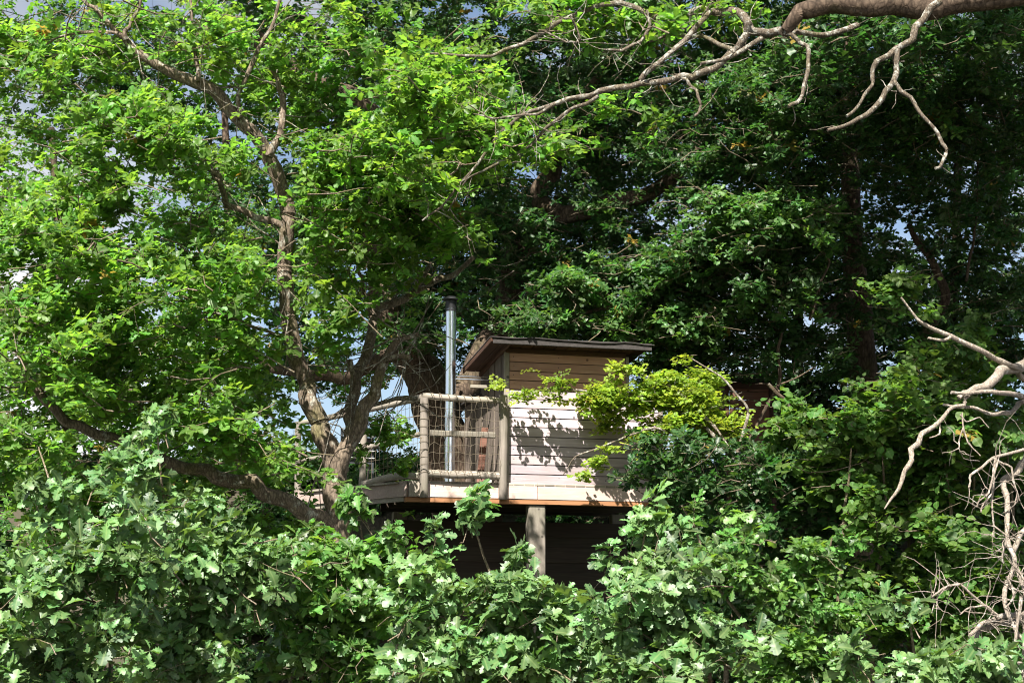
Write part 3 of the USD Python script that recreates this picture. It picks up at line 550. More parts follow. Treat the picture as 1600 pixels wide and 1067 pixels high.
# openings kept between the boughs (photograph windows, and the range of distances they hold for)
KEEP_OUT += [(688, 455, 722, 640, 0, 20.9), (640, 585, 790, 790, 0, 20.6), (752, 530, 1000, 560, 0, 20.5), (785, 560, 880, 790, 0, 20.5), (880, 690, 960, 790, 0, 20.2), (640, 792, 830, 850, 0, 22.4), (855, 795, 985, 872, 0, 22.4),
             (820, 795, 858, 876, 0, 20), (1152, 602, 1200, 650, 0, 23.2), (905, 850, 950, 930, 9.2, 26), (570, 735, 640, 790, 15, 20.5), (572, 695, 626, 740, 0, 21.5), ]

# ------------------------------------------------------------------ trees
# 1. the forked oak in front of the deck on the left
t1 = thing('oak_tree', 'sunlit forked oak with two leaning stems in front of the deck', 'tree')
D1 = 16.2
R1 = [
 ('trunk', [(529, 1020), (528, 900), (527, 800), (525, 745), (524, 712)], D1, [52, 46, 40, 38, 40]),
 ('stem', [(520, 735), (512, 700), (497, 660), (476, 600), (456, 530), (444, 460), (442, 400), (452, 330), (434, 272), (408, 226), (380, 190), (338, 145), (277, 115), (243, 105), (203, 71), (182, 51)], [D1, D1, 16.0, 15.6, 15.3], [32, 32, 28, 25, 24, 24, 22, 20, 14, 9]),
 ('stem', [(530, 735), (545, 690), (570, 640), (588, 605), (606, 562), (628, 528)], [D1, 16.0], [30, 26, 20, 15, 12]),
 ('stem', [(545, 690), (551, 640), (553, 590), (573, 555), (583, 515), (592, 490), (630, 462), (668, 445), (704, 432), (740, 402)], [D1, 16.6, 17.0, 17.2], [20, 18, 17, 14, 11, 7]),
 ('limb', [(532, 830), (510, 815), (481, 806), (430, 777), (395, 756), (344, 745), (292, 731), (240, 716), (197, 690), (150, 672), (108, 658), (71, 626), (44, 590), (32, 545), (0, 538)], [D1, 15.6, 15.0, 14.6], [26, 26, 24, 20, 17, 15, 13, 12]),
 ('branch', [(182, 51), (160, 25), (135, 8), (110, -20)], 15.3, [9, 6]), ('branch', [(197, 62), (200, 42), (212, 22), (222, -10)], 15.3, [8, 5]),
 ('branch', [(184, 53), (160, 50), (128, 51), (95, 58), (67, 71), (45, 60)], 15.2, [6, 2]),
 ('branch', [(420, 245), (439, 214), (443, 168), (437, 140), (425, 110)], 15.6, [14, 11, 7]),
 ('branch', [(376, 185), (372, 150), (398, 92), (425, 44), (439, -8)], 15.6, [8, 8, 5]), ('branch', [(310, 128), (304, 80), (300, 45), (297, -8)], 15.5, [7, 5]),
 ('branch', [(440, 352), (400, 340), (355, 322), (348, 290), (340, 272), (318, 258), (290, 262)], [15.6, 15.0], [12, 11, 8, 4]),
 ('branch', [(348, 290), (334, 276), (322, 248), (312, 235)], 15.2, [7, 5]),
 ('stub', [(606, 562), (622, 556), (640, 558)], [16.0, 15.9], [10, 9]), ('stub', [(626, 530), (640, 526), (654, 522)], 16.0, [10, 8]), ('stub', [(556, 600), (549, 575), (546, 562)], 16.4, [9, 10]),
 ('branch', [(648, 453), (664, 430), (674, 410)], 17.0, [8, 5]), ('branch', [(585, 515), (572, 470), (566, 435), (560, 425)], 16.8, [9, 6]),
 ('branch', [(455, 535), (420, 520), (380, 505), (345, 490), (310, 488)], [15.6, 15.0], [7, 3]),
 ('branch', [(497, 665), (540, 640), (600, 628), (650, 622)], [16.4, 18.0], [5, 8]),
]
for (nm_, pts_, D_, w_) in R1:
    ws_ = np.interp(np.linspace(0, 1, len(pts_)), np.linspace(0, 1, np.size(w_)), np.atleast_1d(w_))
    for q_ in range(len(pts_) - 1): KEEP_LIMBS.append((pts_[q_], pts_[q_ + 1], float(np.interp((q_ + 0.5) / (len(pts_) - 1), np.linspace(0, 1, np.size(D_)), np.atleast_1d(D_))), ws_[q_] / 2 + (20 if np.max(w_) > 18 else 11)))
limbs(t1, R1, 'oak_bark'); side_twigs(t1, R1, 9, 41, 0.9, 'pale_bark', 0.008)
f = Foliage(t1, 'oak', 'oak_leaf', 101, up=0.6, light=0.75)
for (px, py, D, w, h, dp, n) in [
 (230, 215, 14.8, 150, 60, 0.8, 42), (90, 60, 15.2, 120, 70, 1.0, 42), (360, 60, 15.6, 160, 75, 1.0, 46), (560, 60, 15.6, 130, 80, 1.0, 40), (560, 270, 15.4, 110, 80, 1.0, 46),
 (660, 240, 16.2, 120, 110, 1.0, 50), (60, 430, 14.6, 110, 110, 1.0, 46), (200, 460, 15.2, 130, 110, 1.2, 50), (340, 430, 15.6, 110, 110, 1.0, 36), (560, 400, 16.4, 120, 90, 1.0, 46),
 (330, 640, 15.6, 80, 60, 0.7, 20), (360, 560, 16.0, 100, 60, 0.8, 24), (90, 560, 14.8, 120, 80, 1.0, 32), (520, 490, 16.6, 70, 50, 0.8, 14), (655, 360, 16.6, 90, 70, 0.9, 24), (720, 130, 15.4, 110, 80, 1.0, 30),
 (170, 600, 15.4, 110, 50, 0.9, 20), (110, 320, 15.2, 100, 50, 1.0, 24), (470, 180, 16.2, 90, 60, 0.8, 20), (40, 690, 15.0, 80, 60, 0.8, 14), (415, 700, 16.0, 60, 40, 0.6, 10)]:
    f.pad(px, py, D - 0.9 * (py - 150) / 400, w * 1.15, h * 1.15, dp, int(n * 0.74))
f.volume((-6.5, 16.2, 9.6), (-2.4, 18.5, 12.0), 50, keep=False); f.volume((-6.2, 14.5, 3.4), (-1.6, 16.8, 8.4), 100)
f.finish(300)

# 2. the old oak whose leaning trunk carries the deck
t2 = thing('old_oak_tree', 'massive old oak with thick leaning trunk behind the railing', 'tree')
R2 = [
 ('trunk', [(735, 1000), (722, 860), (706, 740), (690, 670), (668, 600), (640, 545), (612, 500), (590, 450)], [22.8, 22.6, 22.4, 22.2], [96, 88, 78, 70, 60, 48, 40]),
 ('limb', [(600, 470), (585, 380), (592, 280), (590, 190), (545, 150), (500, 130), (468, 122), (400, 60)], [22.3, 21.5, 21.0], [38, 36, 34, 32, 26]),
 ('limb', [(690, 660), (730, 600), (775, 520), (798, 450), (822, 360), (846, 300), (868, 240), (900, 170), (960, 90)], [22.8, 23.5, 23.5, 22.5], [46, 46, 42, 36, 28, 12]),
 ('limb', [(838, 320), (880, 335), (926, 327), (965, 315), (1000, 305), (1060, 270), (1120, 200)], [23.4, 22.6, 22.0], [30, 28, 24, 18]),
 ('limb', [(640, 545), (600, 560), (540, 590), (480, 588), (430, 575), (380, 540)], [22.4, 22.0, 22.0], [26, 20, 12]),
 
]
limbs(t2, R2, 'dark_bark')
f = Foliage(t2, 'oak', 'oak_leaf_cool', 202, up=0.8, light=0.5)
for (px, py, D, w, h, dp, n) in [(840, 420, 23.5, 110, 120, 1.2, 34), (960, 330, 22.6, 120, 90, 1.2, 30), (760, 330, 22.4, 90, 70, 1.0, 22), (930, 200, 22.5, 130, 70, 1.2, 32), (480, 330, 21.5, 120, 120, 1.2, 30), (480, 560, 22.4, 70, 50, 0.8, 14),
    (500, 160, 21.5, 120, 60, 1.0, 24), (740, 440, 23.4, 50, 70, 0.8, 10), (300, 300, 22.0, 120, 100, 1.2, 22), (700, 200, 21.5, 110, 90, 1.2, 26), (420, 450, 22.0, 70, 90, 0.9, 14), (820, 400, 22.6, 60, 120, 0.6, 18), (880, 180, 22.0, 90, 70, 0.8, 24), (630, 510, 21.4, 50, 40, 0.5, 8), (665, 520, 21.6, 40, 50, 0.3, 10), (640, 440, 21.6, 60, 40, 0.4, 8), (960, 100, 22.0, 110, 60, 1, 22)]:
    f.pad(px, py, D, w, h, dp, n)
f.volume((-5.0, 18.8, 10.7), (6.5, 27.5, 15.0), 900, K=13, keep=False)
f.finish(240)

# 3. bright small-leaved maple reaching across the cabin wall
t3 = thing('field_maple', 'bright yellow-green small-leaved maple spray across the cabin wall', 'tree')
R3 = [('trunk', [(1235, 1010), (1215, 900), (1190, 800), (1160, 730), (1120, 670)], [18.6, 18.9, 19.3], [10, 8, 3]),
 ('branch', [(1160, 730), (1100, 665), (1040, 635), (980, 618), (900, 610), (840, 606)], [19.3, 19.8, 19.65], [7, 6, 2]), ('branch', [(1120, 670), (1060, 610), (1000, 585), (960, 578)], [19.4, 19.7], [6, 2]),
 ('branch', [(1090, 690), (1020, 668), (960, 690), (900, 712), (880, 742)], [19.5, 19.75], [5, 1.5]), ('branch', [(1150, 715), (1170, 640), (1130, 590), (1080, 560)], 19.2, [6, 2])]
limbs(t3, R3, 'pale_bark')
f = Foliage(t3, 'maple', 'maple_leaf', 303, up=0.85, light=0.55, jitter=0.36, twig_r=0.003)
for (px, py, D, w, h, dp, n) in [(1085, 612, 19.75, 66, 42, 0.4, 38), (1000, 622, 19.72, 78, 30, 0.3, 26), (930, 612, 19.68, 60, 16, 0.3, 13), (1090, 660, 19.8, 70, 30, 0.4, 26), (985, 660, 19.85, 60, 12, 0.25, 7)]:
    f.pad(px, py, D, w, h, dp, n, L=0.5, K=9, spread=0.13, keep=False)
for (px, py, n, w, h) in [(878, 606, 5, 40, 10), (835, 610, 3, 22, 7), (868, 592, 2, 14, 5), (842, 582, 2, 12, 4), (800, 610, 1, 9, 4), (775, 604, 1, 9, 3), (820, 574, 1, 6, 3), (925, 718, 2, 16, 6), (905, 742, 1, 14, 4), (955, 705, 1, 8, 8), (965, 575, 3, 24, 8), (1010, 690, 2, 14, 12)]:
    f.pad(px, py, 19.62, w, h, 0.12, n, L=0.32, K=7, spread=0.09, keep=False)
f.finish(300, 'pale_bark')

# 4. the oak overhead whose great limb crosses the top right corner
t4 = thing('overhanging_oak', 'old oak whose thick limb and bare branchlets hang across the top right', 'tree')
D4 = 12.0
R4 = [
 ('trunk', [(2150, 1400), (2120, 1000), (2060, 600), (1980, 250), (1900, 60), (1830, -60), (1780, -300)], [12.5, 12.2], [150, 140, 130, 110, 80]),
 ('limb', [(1890, 60), (1780, 0), (1700, -14), (1600, -8), (1500, 2), (1400, 10), (1320, 8), (1268, 8), (1239, 30), (1225, 50)], [12.2, D4, D4, 12.1], [54, 46, 42, 40, 36, 28, 15]),
 ('branch', [(1225, 50), (1205, 51), (1178, 47), (1171, 32), (1144, 14), (1094, 15), (1060, 27), (1020, 25), (969, 3), (935, 10), (868, 37), (844, 54), (814, 71), (766, 88), (719, 87), (672, 84)], [12.1, 12.6, 13.0, 13.2], [15, 14, 12, 9, 8, 6, 3]),
 ('branch', [(1171, 34), (1168, 54), (1151, 78), (1127, 101), (1094, 115), (1070, 120), (1020, 130), (986, 132), (935, 145), (912, 149), (868, 162), (817, 179), (780, 209), (746, 257), (719, 287), (689, 324), (660, 345)], [12.2, 12.4, 12.8, 13.2], [13, 12, 11, 10, 8, 6, 4, 3]),
 ('branch', [(1110, 18), (1070, 64), (1030, 98), (1000, 126)], [12.5, 12.4], [9, 9]),
 ('branch', [(935, 150), (895, 172), (854, 199), (827, 230), (766, 262), (729, 280), (700, 330)], [12.6, 13.2], [7, 5, 2]),
 ('branch', [(1010, 16), (1013, 28), (1016, 44), (1003, 64), (972, 78), (949, 78)], 12.7, [6, 6, 4]),
 ('branch', [(890, 25), (895, 32), (906, 58), (900, 67), (885, 66), (851, 50)], 12.8, [4, 3]),
 ('branch', [(868, 162), (840, 180), (800, 182), (773, 186), (740, 178)], [12.6, 12.8], [6, 2]),
 ('hanging_stub', [(1225, 52), (1249, 66), (1263, 74), (1264, 95), (1259, 125), (1253, 149), (1246, 160), (1232, 167)], [12.1, 11.9], [8, 8, 7, 6]),
 ('hanging_stub', [(1469, 2), (1442, 30), (1425, 57), (1401, 79), (1371, 95), (1366, 111), (1361, 135), (1344, 162), (1323, 182)], [11.85, 11.7], [13, 12, 10, 6, 5]),
 ('hanging_stub', [(1403, 78), (1402, 111), (1391, 135), (1378, 155), (1354, 179), (1330, 194), (1293, 204)], [11.75, 11.6], [9, 10, 8, 6]),
 ('hanging_stub', [(1396, 126), (1403, 136), (1421, 155), (1442, 182), (1465, 209), (1479, 236), (1472, 257), (1462, 263)], [11.7, 11.5], [7, 7, 6, 6]),
 ('hanging_stub', [(1062, 122), (1072, 126), (1087, 142), (1095, 162), (1092, 175), (1085, 182)], [12.4, 12.3], [6, 5, 4]),
 ('branch', [(1340, 40), (1310, 52), (1270, 54), (1225, 56)], [12.6, 12.2], [10, 9]), ('branch', [(1190, 60), (1140, 90), (1095, 100)], [12.2, 12.0], [9, 6]),
 ('branch', [(1150, 80), (1100, 60), (1050, 55), (1000, 70)], [12.4, 12.9], [8, 4]),
]
limbs(t4, R4[:2], 'dark_bark'); limbs(t4, R4[2:], 'lichen_bark'); side_twigs(t4, R4[2:9], 16, 44, 0.45, r0=0.005); side_twigs(t4, R4[9:], 4, 45, 0.2, r0=0.005)
f = Foliage(t4, 'oak', 'oak_leaf', 404, up=0.8, light=0.5)
for (px, py, D, w, h, dp, n) in [(720, 175, 13.4, 90, 60, 0.6, 16), (650, 120, 13.6, 70, 70, 0.6, 12), (830, 230, 13.3, 80, 50, 0.6, 10), (900, 25, 13.2, 120, 30, 0.6, 11), (1060, 50, 12.9, 60, 30, 0.5, 4), (700, 260, 13.4, 70, 50, 0.6, 10), (1000, 170, 13.0, 60, 25, 0.4, 2), (620, 200, 13.8, 50, 60, 0.5, 7), (1150, 10, 12.7, 90, 14, 0.4, 4)]:
    f.pad(px, py, D, w, h, dp, n, L=0.6, K=9)
f.finish(140)
f = Foliage(t4, 'oak', 'oak_leaf_cool', 405, up=0.8, light=0.5)
for (px, py, D, w, h, dp, n) in [(1350, 30, 12.9, 90, 16, 0.4, 5), (1500, 44, 13.2, 90, 20, 0.4, 7), (1580, 70, 13.4, 60, 30, 0.5, 6), (1250, 90, 13.6, 60, 40, 0.5, 6)]:
    f.pad(px, py, D, w, h, dp, n, L=0.6, K=9)
f.volume((3.3, 7.6, 8.5), (10.5, 20.0, 13.5), 1450, K=13, keep=False)
f.finish(150)

# 5. dead limbs at the right edge
t5 = thing('dead_tree', 'leafless dead tree with pale broken limbs along the right edge', 'tree')
D5 = 13.0
R5 = [
 ('trunk', [(1790, 1300), (1780, 1100), (1760, 900), (1720, 740), (1680, 640), (1670, 560), (1690, 480), (1720, 380)], [D5 + 1.5], [50, 46, 40, 34, 26, 14]),
 ('limb', [(1690, 520), (1600, 566), (1567, 582), (1540, 600), (1516, 614), (1498, 622)], [14.3, D5, 12.9], [19, 18, 15, 12, 8]),
 ('limb', [(1665, 622), (1600, 584), (1580, 571), (1533, 547), (1486, 526), (1445, 510), (1428, 492), (1408, 465)], [14.2, 13.2, 12.9, 12.8], [12, 10, 9, 8, 5, 3]),
 ('limb', [(1690, 640), (1600, 620), (1560, 615), (1526, 613), (1486, 613)], [14.3, 12.9, 12.8], [11, 8, 5]), ('branch', [(1690, 610), (1600, 630), (1577, 644), (1550, 647), (1519, 637), (1474, 632)], [14.3, 13.1, 12.9], [9, 7, 4]),
 ('branch', [(1513, 618), (1505, 632), (1482, 641), (1459, 664), (1438, 681), (1428, 701), (1414, 734), (1404, 762), (1382, 795)], [12.9, 12.6], [7, 6, 7, 10, 8, 2.5]),
 ('branch', [(1486, 526), (1474, 532), (1450, 528)], 12.8, [6, 4]),
 ('branch', [(1468, 662), (1468, 678), (1452, 684)], 12.8, [4, 2]), ('branch', [(1503, 645), (1506, 672), (1512, 690), (1520, 700), (1532, 712)], 12.7, [3, 2]), ('branch', [(1500, 648), (1510, 660), (1530, 652), (1545, 668)], 12.7, [3, 1.5]), ('branch', [(1506, 665), (1498, 690), (1500, 706)], 12.7, [2.5, 1.5]),
 ('limb', [(1705, 690), (1600, 716), (1569, 752), (1573, 800), (1576, 848), (1584, 872), (1574, 913), (1569, 950), (1600, 999), (1640, 1010)], [14.4, 12.6, 12.2], [12, 11, 8.5, 7.5, 7.5, 7, 5]),
 ('limb', [(1710, 740), (1600, 830), (1580, 872), (1592, 900), (1602, 930)], [14.4, 12.7, 12.3], [12, 8.5, 7, 5]),
 ('branch', [(1640, 700), (1600, 702), (1552, 716), (1517, 742), (1514, 762)], [13.0, 12.4], [6, 5, 3]), ('branch', [(1556, 714), (1552, 760), (1550, 800), (1553, 838)], 12.4, [5, 4, 2]), ('branch', [(1560, 718), (1545, 770), (1530, 782), (1526, 792)], 12.3, [4, 2]), ('branch', [(1552, 716), (1580, 730), (1588, 770), (1586, 788)], 12.4, [4, 2]),
 ('branch', [(1549, 772), (1535, 790), (1533, 800)], 12.3, [3, 2]), ('branch', [(1551, 820), (1575, 838), (1590, 850)], 12.4, [3, 2]), ('branch', [(1600, 905), (1584, 880)], 12.3, [4, 3]), ('branch', [(1573, 840), (1566, 870), (1568, 880)], 12.3, [4, 2]),
 ('limb', [(1740, 930), (1600, 958), (1569, 963), (1534, 974), (1515, 992)], [14.4, 12.5, 11.9], [12, 9, 8, 6]), ('limb', [(1730, 950), (1600, 970), (1560, 972), (1530, 985), (1522, 1010)], [14.3, 12.5, 12.0], [12, 9, 7]),
 ('branch', [(1560, 966), (1530, 940), (1500, 912), (1475, 918), (1460, 930), (1445, 938)], [12.3, 12.0], [5, 4, 2]), ('branch', [(1500, 913), (1480, 915), (1462, 935), (1455, 960)], 12.1, [3, 1.5]), ('branch', [(1565, 965), (1540, 945), (1512, 950), (1500, 960)], 12.2, [4, 2]),
 ('branch', [(1573, 900), (1585, 930), (1570, 950)], 12.2, [5, 3]), ('branch', [(1640, 1040), (1580, 1035), (1550, 1050)], [12.5, 12.1], [6, 3]), ('branch', [(1596, 930), (1590, 980), (1583, 1030), (1578, 1075)], 12.2, [6, 4]), ('branch', [(1606, 930), (1600, 990), (1598, 1075)], 12.4, [5, 4]),
]
limbs(t5, R5, 'dead_wood'); side_twigs(t5, R5[10:30], 7, 55, 0.32, 'dead_wood', 0.0045); side_twigs(t5, R5[18:30], 5, 56, 0.22, 'dead_wood', 0.004)

# 6. oak rising behind the cabin on the right, in the shade of the overhanging oak
t6 = thing('shaded_oak', 'dense shaded oak wall rising right of the cabin roof', 'tree')
R6 = [('trunk', [(1330, 1100), (1335, 900), (1340, 750), (1350, 600), (1345, 480), (1330, 380), (1320, 200), (1340, -40)], [23, 22.6, 22.4], [60, 54, 48, 40, 30, 22]),
 ('limb', [(1335, 450), (1290, 490), (1230, 470), (1180, 440), (1120, 430), (1060, 450), (1000, 470), (900, 490), (820, 492)], [22.4, 21.5, 20.8, 20.4], [20, 14, 10, 7, 4]),
 ('limb', [(1340, 700), (1420, 560), (1480, 470), (1450, 400), (1420, 350)], [22.4, 21.4], [20, 15, 9]), ('branch', [(1265, 500), (1285, 440), (1295, 410), (1285, 390)], 20.0, [5, 3]), ('branch', [(1510, 440), (1520, 380), (1525, 340), (1528, 250)], 21.0, [5, 3]),
 ('limb', [(1330, 330), (1240, 300), (1160, 270), (1120, 220)], [22.4, 21.0], [14, 7]), ('branch', [(1170, 690), (1218, 600), (1216, 545), (1222, 520)], [20.6, 20.2], [6, 6, 3]), ('branch', [(1218, 612), (1200, 600), (1180, 600)], 20.4, [4, 2]), ('branch', [(1220, 600), (1245, 590), (1275, 572)], 20.3, [3, 2]), ('branch', [(1200, 600), (1215, 615), (1232, 632), (1242, 650)], 20.2, [7, 6, 4])]
limbs(t6, R6, 'dark_bark')
f = Foliage(t6, 'oak', 'oak_leaf_mid', 605, up=0.6, light=0.75)
for (px, py, D, w, h, dp, n) in [(1170, 350, 19.9, 80, 60, 0.6, 22), (1100, 320, 19.8, 60, 40, 0.5, 10), (1040, 420, 20.5, 90, 40, 0.5, 20), (900, 450, 20.4, 60, 24, 0.4, 10), (840, 498, 20.3, 45, 16, 0.3, 7), (1050, 500, 20.5, 100, 36, 0.4, 18), (960, 505, 20.5, 60, 20, 0.3, 9), (1260, 330, 19.8, 50, 50, 0.5, 10), (1200, 460, 20.2, 80, 40, 0.5, 12), (1230, 200, 20.0, 60, 40, 0.5, 8), (1150, 130, 20.2, 60, 40, 0.5, 8), (1450, 180, 19.8, 70, 40, 0.5, 9), (1500, 120, 19.8, 60, 40, 0.5, 7)]:
    f.pad(px, py, D, w, h, dp, n)
f.finish(160)
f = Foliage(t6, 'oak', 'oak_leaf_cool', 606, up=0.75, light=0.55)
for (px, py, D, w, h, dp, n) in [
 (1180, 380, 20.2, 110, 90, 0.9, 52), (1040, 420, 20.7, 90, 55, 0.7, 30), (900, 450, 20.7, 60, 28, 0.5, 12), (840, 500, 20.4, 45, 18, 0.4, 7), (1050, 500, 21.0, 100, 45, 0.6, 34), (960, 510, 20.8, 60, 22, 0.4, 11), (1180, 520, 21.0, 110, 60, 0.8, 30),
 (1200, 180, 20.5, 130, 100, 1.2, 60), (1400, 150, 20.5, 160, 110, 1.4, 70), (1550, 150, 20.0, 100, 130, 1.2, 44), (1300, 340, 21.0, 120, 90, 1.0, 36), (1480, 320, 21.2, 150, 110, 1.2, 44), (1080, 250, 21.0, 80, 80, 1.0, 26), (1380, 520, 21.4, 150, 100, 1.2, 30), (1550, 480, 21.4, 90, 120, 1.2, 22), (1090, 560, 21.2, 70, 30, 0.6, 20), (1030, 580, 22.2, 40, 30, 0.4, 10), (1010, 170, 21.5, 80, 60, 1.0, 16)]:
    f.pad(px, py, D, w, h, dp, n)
f.volume((2.6, 20.0, 11.4), (10.5, 27.0, 16.0), 560, K=13, keep=False)
f.finish(140)

# 7. hazel thicket below it
t7 = thing('hazel_bush', 'shaded round-leaved hazel thicket at the lower right', 'bush')
R7 = [('stem', [(1300 + 60 * k, 1110), (1310 + 55 * k, 950), (1320 + 50 * k + 14 * (k % 2), 800), (1330 + 48 * k, 700 - 20 * (k % 3))], [16.6 + 0.3 * (k % 3), 16.0 + 0.2 * (k % 3)], [9, 7, 5, 2.5]) for k in range(6)]
limbs(t7, R7, 'twig_bark')
f = Foliage(t7, 'hazel', 'hazel_leaf', 707, up=0.7, light=0.6, twig_r=0.004)
for (px, py, D, w, h, dp, n) in [(1420, 640, 16.2, 110, 60, 0.6, 38), (1520, 700, 16.2, 90, 80, 0.7, 34), (1330, 720, 16.6, 90, 60, 0.6, 28), (1440, 800, 16.4, 140, 70, 0.8, 46), (1530, 880, 16.0, 90, 60, 0.6, 30), (1380, 940, 16.4, 120, 70, 0.8, 30), (1400, 440, 17.4, 70, 30, 0.5, 10), (1500, 560, 17.0, 100, 60, 0.7, 20), (1250, 660, 17.4, 60, 36, 0.5, 12), (1540, 1000, 16, 90, 60, 0.6, 20)]:
    f.pad(px, py, D, w, h, dp, n, L=0.7, K=10)
f.finish(300)

# 8. young oaks in front, below the deck
FRONT = [
 ('young oak with pale grey-green leaves filling the bottom left corner', 8.6, [(70, 880, 90, 60, 9), (170, 850, 90, 60, 9), (120, 960, 120, 60, 13), (60, 1040, 90, 40, 8), (30, 930, 50, 50, 5), (200, 780, 50, 30, 3), (60, 800, 14, 12, 1), (120, 790, 12, 12, 1), (175, 745, 12, 12, 1)], [[(160, 1200), (170, 1060), (180, 960), (190, 880), (180, 800)], [(60, 1200), (70, 1050), (75, 960), (60, 880)]]),
 ('tall pale oak shoot standing up before the low limb on the left', 9.4, [(245, 680, 14, 30, 2), (240, 760, 36, 36, 4), (330, 830, 50, 30, 6), (300, 870, 80, 50, 10), (390, 852, 46, 30, 6), (280, 960, 90, 50, 10), (370, 900, 60, 60, 8), (300, 1040, 100, 40, 9), (330, 800, 12, 12, 1), (215, 705, 10, 10, 1)], [[(300, 1200), (290, 1020), (275, 900), (255, 780), (246, 680)], [(320, 1150), (330, 980), (345, 860), (340, 790)]]),
 ('dark green young oak below the forked trunk', 10.0, [(470, 866, 60, 30, 8), (540, 850, 50, 36, 7), (440, 910, 70, 40, 9), (540, 930, 80, 46, 11), (480, 1010, 90, 50, 11), (600, 900, 40, 40, 5), (590, 1010, 60, 50, 7), (560, 796, 20, 16, 2), (610, 850, 10, 10, 1)], [[(500, 1200), (510, 1050), (520, 940), (540, 850), (560, 800)], [(480, 1200), (470, 1000), (460, 900), (455, 840)], [(540, 1150), (580, 1020), (600, 950), (605, 890)]]),
 ('young oak with one long shoot rising in front of the deck beam', 9.2, [(700, 920, 60, 40, 8), (780, 910, 60, 36, 8), (850, 930, 50, 46, 8), (740, 1000, 90, 50, 13), (850, 1020, 80, 44, 10), (738, 812, 8, 8, 1), (740, 806, 8, 8, 1), (680, 868, 10, 10, 2), (825, 878, 8, 8, 1), (660, 900, 30, 30, 3), (660, 1020, 60, 44, 7), (920, 1010, 40, 40, 4)], [[(790, 1200), (785, 1050), (780, 960), (765, 895), (748, 845), (736, 800)], [(720, 1200), (712, 1040), (700, 970), (668, 930), (650, 890)], [(850, 1200), (850, 1050), (855, 960), (850, 900)]]),
 ('pale young oak right of the square deck post', 8.8, [(1000, 900, 50, 40, 7), (960, 950, 50, 40, 6), (1040, 960, 70, 50, 10), (1000, 1030, 90, 44, 11), (1120, 1000, 60, 60, 8), (1010, 836, 20, 16, 2), (950, 888, 10, 10, 1), (1060, 850, 10, 10, 1), (1080, 880, 30, 30, 3)], [[(1040, 1200), (1030, 1060), (1015, 960), (1000, 880), (1010, 820)], [(1120, 1200), (1105, 1040), (1060, 960), (1040, 900)]]),
 ('leggy young oak with thin upright stems at the lower right', 13.2, [(1180, 880, 50, 40, 6), (1260, 880, 60, 40, 7), (1300, 840, 40, 26, 4), (1230, 960, 60, 50, 8), (1320, 930, 44, 36, 5), (1170, 800, 40, 30, 3), (1290, 1010, 60, 40, 7), (1200, 1050, 70, 30, 6), (1110, 860, 40, 40, 4), (1100, 800, 20, 20, 1)], [[(1200, 1200), (1180, 1060), (1165, 980), (1110, 900), (1085, 820), (1065, 790)], [(1225, 1200), (1222, 1060), (1228, 960), (1240, 880)], [(1260, 1200), (1275, 1000), (1290, 900), (1300, 840)]]),
 ('short young oak at the bottom right with a yellow tipped shoot', 8.4, [(1500, 1030, 40, 24, 5), (1440, 1020, 30, 36, 4), (1545, 1050, 40, 20, 4), (1340, 1040, 30, 20, 2), (1420, 960, 10, 18, 1)], [[(1490, 1200), (1488, 1100), (1480, 1050), (1470, 1010)], [(1440, 1200), (1436, 1080), (1425, 1000), (1416, 945)]]),
]
for q, (lab, D, pads, stems) in enumerate(FRONT):
    t = thing('young_oak', lab, 'young tree')
    limbs(t, [('stem', s, [D + 0.3, D], [9, 7, 4, 2.5]) for s in stems], 'twig_bark')
    f = Foliage(t, 'oak_near', 'young_oak_leaf_green' if q in (2, 5) else 'young_oak_leaf', 800 + q, up=0.55, light=0.75, jitter=0.52, twig_r=0.0035, scale=0.92)
    for (px, py, w, h, n) in pads:
        kw = dict(L=0.45, K=6, spread=0.17, dirs=(0, -0.1, 0.3), droop=0.05); py, h = py + 26, h * 0.85
        if n <= 2: f.pad(px, py - 26, D, w, h, 0.15, n, L=0.3, K=7, spread=0.10, dirs=(0, 0, 1.2), droop=0.0, keep=False); continue
        f.pad(px, py, D, w, h, 0.4, int(n * (2.0 if D > 12 else 1.25)) if n > 2 else n, **kw)
    f.finish(300)

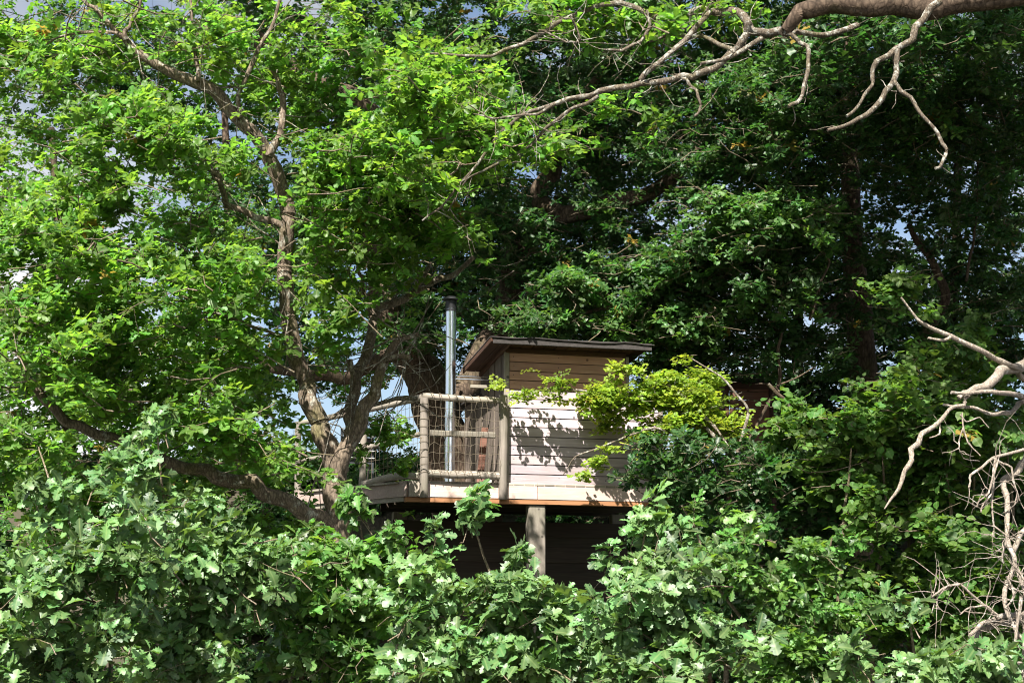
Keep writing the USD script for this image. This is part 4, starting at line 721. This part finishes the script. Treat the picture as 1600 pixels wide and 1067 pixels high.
# 9. undergrowth and trees behind
BACK = [
 ('background_oak', 'sunlit background oak at the left edge with sky showing through', 26.5, [(40, 300, 120, 120, 1.4, 34), (130, 520, 150, 110, 1.4, 44), (30, 640, 100, 80, 1.2, 24), (200, 640, 120, 90, 1.4, 34)], [[(100, 1000), (105, 700), (95, 450), (80, 200)]], 'oak_leaf'),
 ('background_oak', 'background oak behind the forked stems of the left oak', 28.0, [(330, 330, 140, 130, 1.5, 40), (300, 560, 140, 110, 1.5, 40), (480, 400, 120, 120, 1.4, 34), (560, 560, 90, 60, 1.2, 14), (330, 720, 140, 60, 1.2, 30)], [[(370, 1000), (372, 700), (360, 450), (350, 150)]], 'oak_leaf'),
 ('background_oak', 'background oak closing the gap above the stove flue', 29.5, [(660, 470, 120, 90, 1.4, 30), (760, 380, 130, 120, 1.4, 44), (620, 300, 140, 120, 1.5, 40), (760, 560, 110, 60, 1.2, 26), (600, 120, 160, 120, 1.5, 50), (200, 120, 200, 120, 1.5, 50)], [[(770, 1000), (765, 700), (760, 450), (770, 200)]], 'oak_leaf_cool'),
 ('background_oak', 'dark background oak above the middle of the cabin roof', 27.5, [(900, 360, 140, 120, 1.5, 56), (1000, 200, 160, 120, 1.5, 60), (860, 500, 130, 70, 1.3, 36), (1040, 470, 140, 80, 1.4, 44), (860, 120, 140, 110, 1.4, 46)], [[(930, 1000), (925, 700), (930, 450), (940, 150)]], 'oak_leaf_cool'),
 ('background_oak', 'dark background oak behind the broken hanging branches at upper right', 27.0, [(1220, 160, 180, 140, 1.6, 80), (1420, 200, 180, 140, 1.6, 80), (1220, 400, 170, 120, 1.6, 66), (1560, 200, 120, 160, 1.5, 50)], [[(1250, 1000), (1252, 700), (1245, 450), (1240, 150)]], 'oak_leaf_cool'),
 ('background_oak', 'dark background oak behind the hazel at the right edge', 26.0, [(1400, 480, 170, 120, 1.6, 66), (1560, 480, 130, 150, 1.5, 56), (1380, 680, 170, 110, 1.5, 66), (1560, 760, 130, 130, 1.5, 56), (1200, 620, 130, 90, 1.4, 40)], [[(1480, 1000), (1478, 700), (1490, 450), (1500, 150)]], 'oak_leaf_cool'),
]
for q, (nm, lab, D, pads, stems, mat) in enumerate(BACK):
    t = thing(nm, lab, 'tree')
    limbs(t, [('trunk', s, [D + 0.2, D], [26, 22, 17, 10]) for s in stems], 'dark_bark')
    f = Foliage(t, 'oak_far', mat, 900 + q, twig_r=0.008)
    for (px, py, w, h, dp, n) in pads: f.pad(px, py, D, w * 1.1, h * 1.1, dp, int(n * (1.35 if q < 2 else 1.9)), L=1.3, K=13, spread=0.36)
    f.volume((at(pads[0][0], 0, D)[0] - 2.5, D - 2, 12.0), (at(pads[0][0], 0, D)[0] + 2.5, D + 3, 17), 60, L=1.3, K=12, keep=False)
    f.finish()
UNDER = [('shrub', 'leafy shrub behind the low limb at the left', 18.5, [(80, 740, 110, 60, 0.8, 24), (250, 780, 120, 60, 0.8, 26), (400, 840, 110, 60, 0.8, 26), (150, 860, 140, 60, 0.8, 30), (420, 640, 60, 50, 0.6, 6), (440, 740, 70, 50, 0.6, 10)], 'oak_leaf'),
 ('shrub', 'bright leafy shoots growing up against the deck railing post', 19.2, [(610, 670, 34, 34, 0.3, 8), (620, 720, 30, 34, 0.3, 8), (640, 760, 20, 12, 0.3, 2)], 'oak_leaf'),
 ('shrub', 'dark oak scrub covering the right end of the deck', 17.2, [(1060, 700, 56, 40, 0.5, 13), (1080, 770, 60, 50, 0.5, 16), (1060, 840, 60, 50, 0.5, 15), (1150, 840, 80, 70, 0.6, 24), (1180, 720, 70, 50, 0.6, 16), (1130, 930, 100, 60, 0.6, 22), (1260, 780, 80, 60, 0.6, 20), (1300, 900, 90, 70, 0.7, 22), (990, 742, 10, 14, 0.2, 2)], 'oak_leaf_cool'),
 ('shrub', 'deeply shaded undergrowth on the bank below the deck', 27.0, [(600, 850, 260, 90, 1.0, 60), (900, 860, 260, 90, 1.0, 60), (1250, 850, 260, 110, 1.2, 70), (250, 850, 260, 90, 1.0, 60), (600, 740, 120, 30, 1.0, 14), (250, 980, 300, 60, 1.0, 70), (800, 980, 300, 60, 1.0, 70), (1300, 980, 300, 60, 1.0, 70)], 'oak_leaf_cool')]
for q, (nm, lab, D, pads, mat) in enumerate(UNDER):
    t = thing(nm, lab, 'shrub')
    px0 = np.mean([p[0] for p in pads]); limbs(t, [('stem', [(px0 + 40 * (k - 1), 1080), (px0 + 46 * (k - 1), 950), (px0 + 60 * (k - 1), 820)], D + 0.1 * k, [9, 6, 3]) for k in range(3)], 'twig_bark')
    f = Foliage(t, 'oak' if D < 25 else 'oak_far', mat, 950 + q)
    for (px, py, w, h, dp, n) in pads: f.pad(px, py, D, w, h, dp, n, L=0.75, K=10, keep=D < 25)
    f.finish(200 if D < 25 else 0)
u = thing('undergrowth', 'mixed leafy undergrowth and brambles covering the woodland floor', 'undergrowth'); data(stage.GetPrimAtPath(u), kind='stuff')
f = Foliage(u, 'oak_far', 'oak_leaf_cool', 990, scale=1.1); n = 900
ux, uy = f.r.uniform(-8, 8, n), f.r.uniform(9.5, 23, n); f.boughs(np.stack([ux, uy, ground_z(ux, uy) + f.r.uniform(0.15, 0.9, n)], 1), 0.8, 9, keep=False)
ux, uy = f.r.uniform(-10, 11, 1500), f.r.uniform(20.5, 31, 1500); f.boughs(np.stack([ux, uy, ground_z(ux, uy) + f.r.uniform(0.1, 0.7, 1500)], 1), 0.9, 10, keep=False)
f.finish()
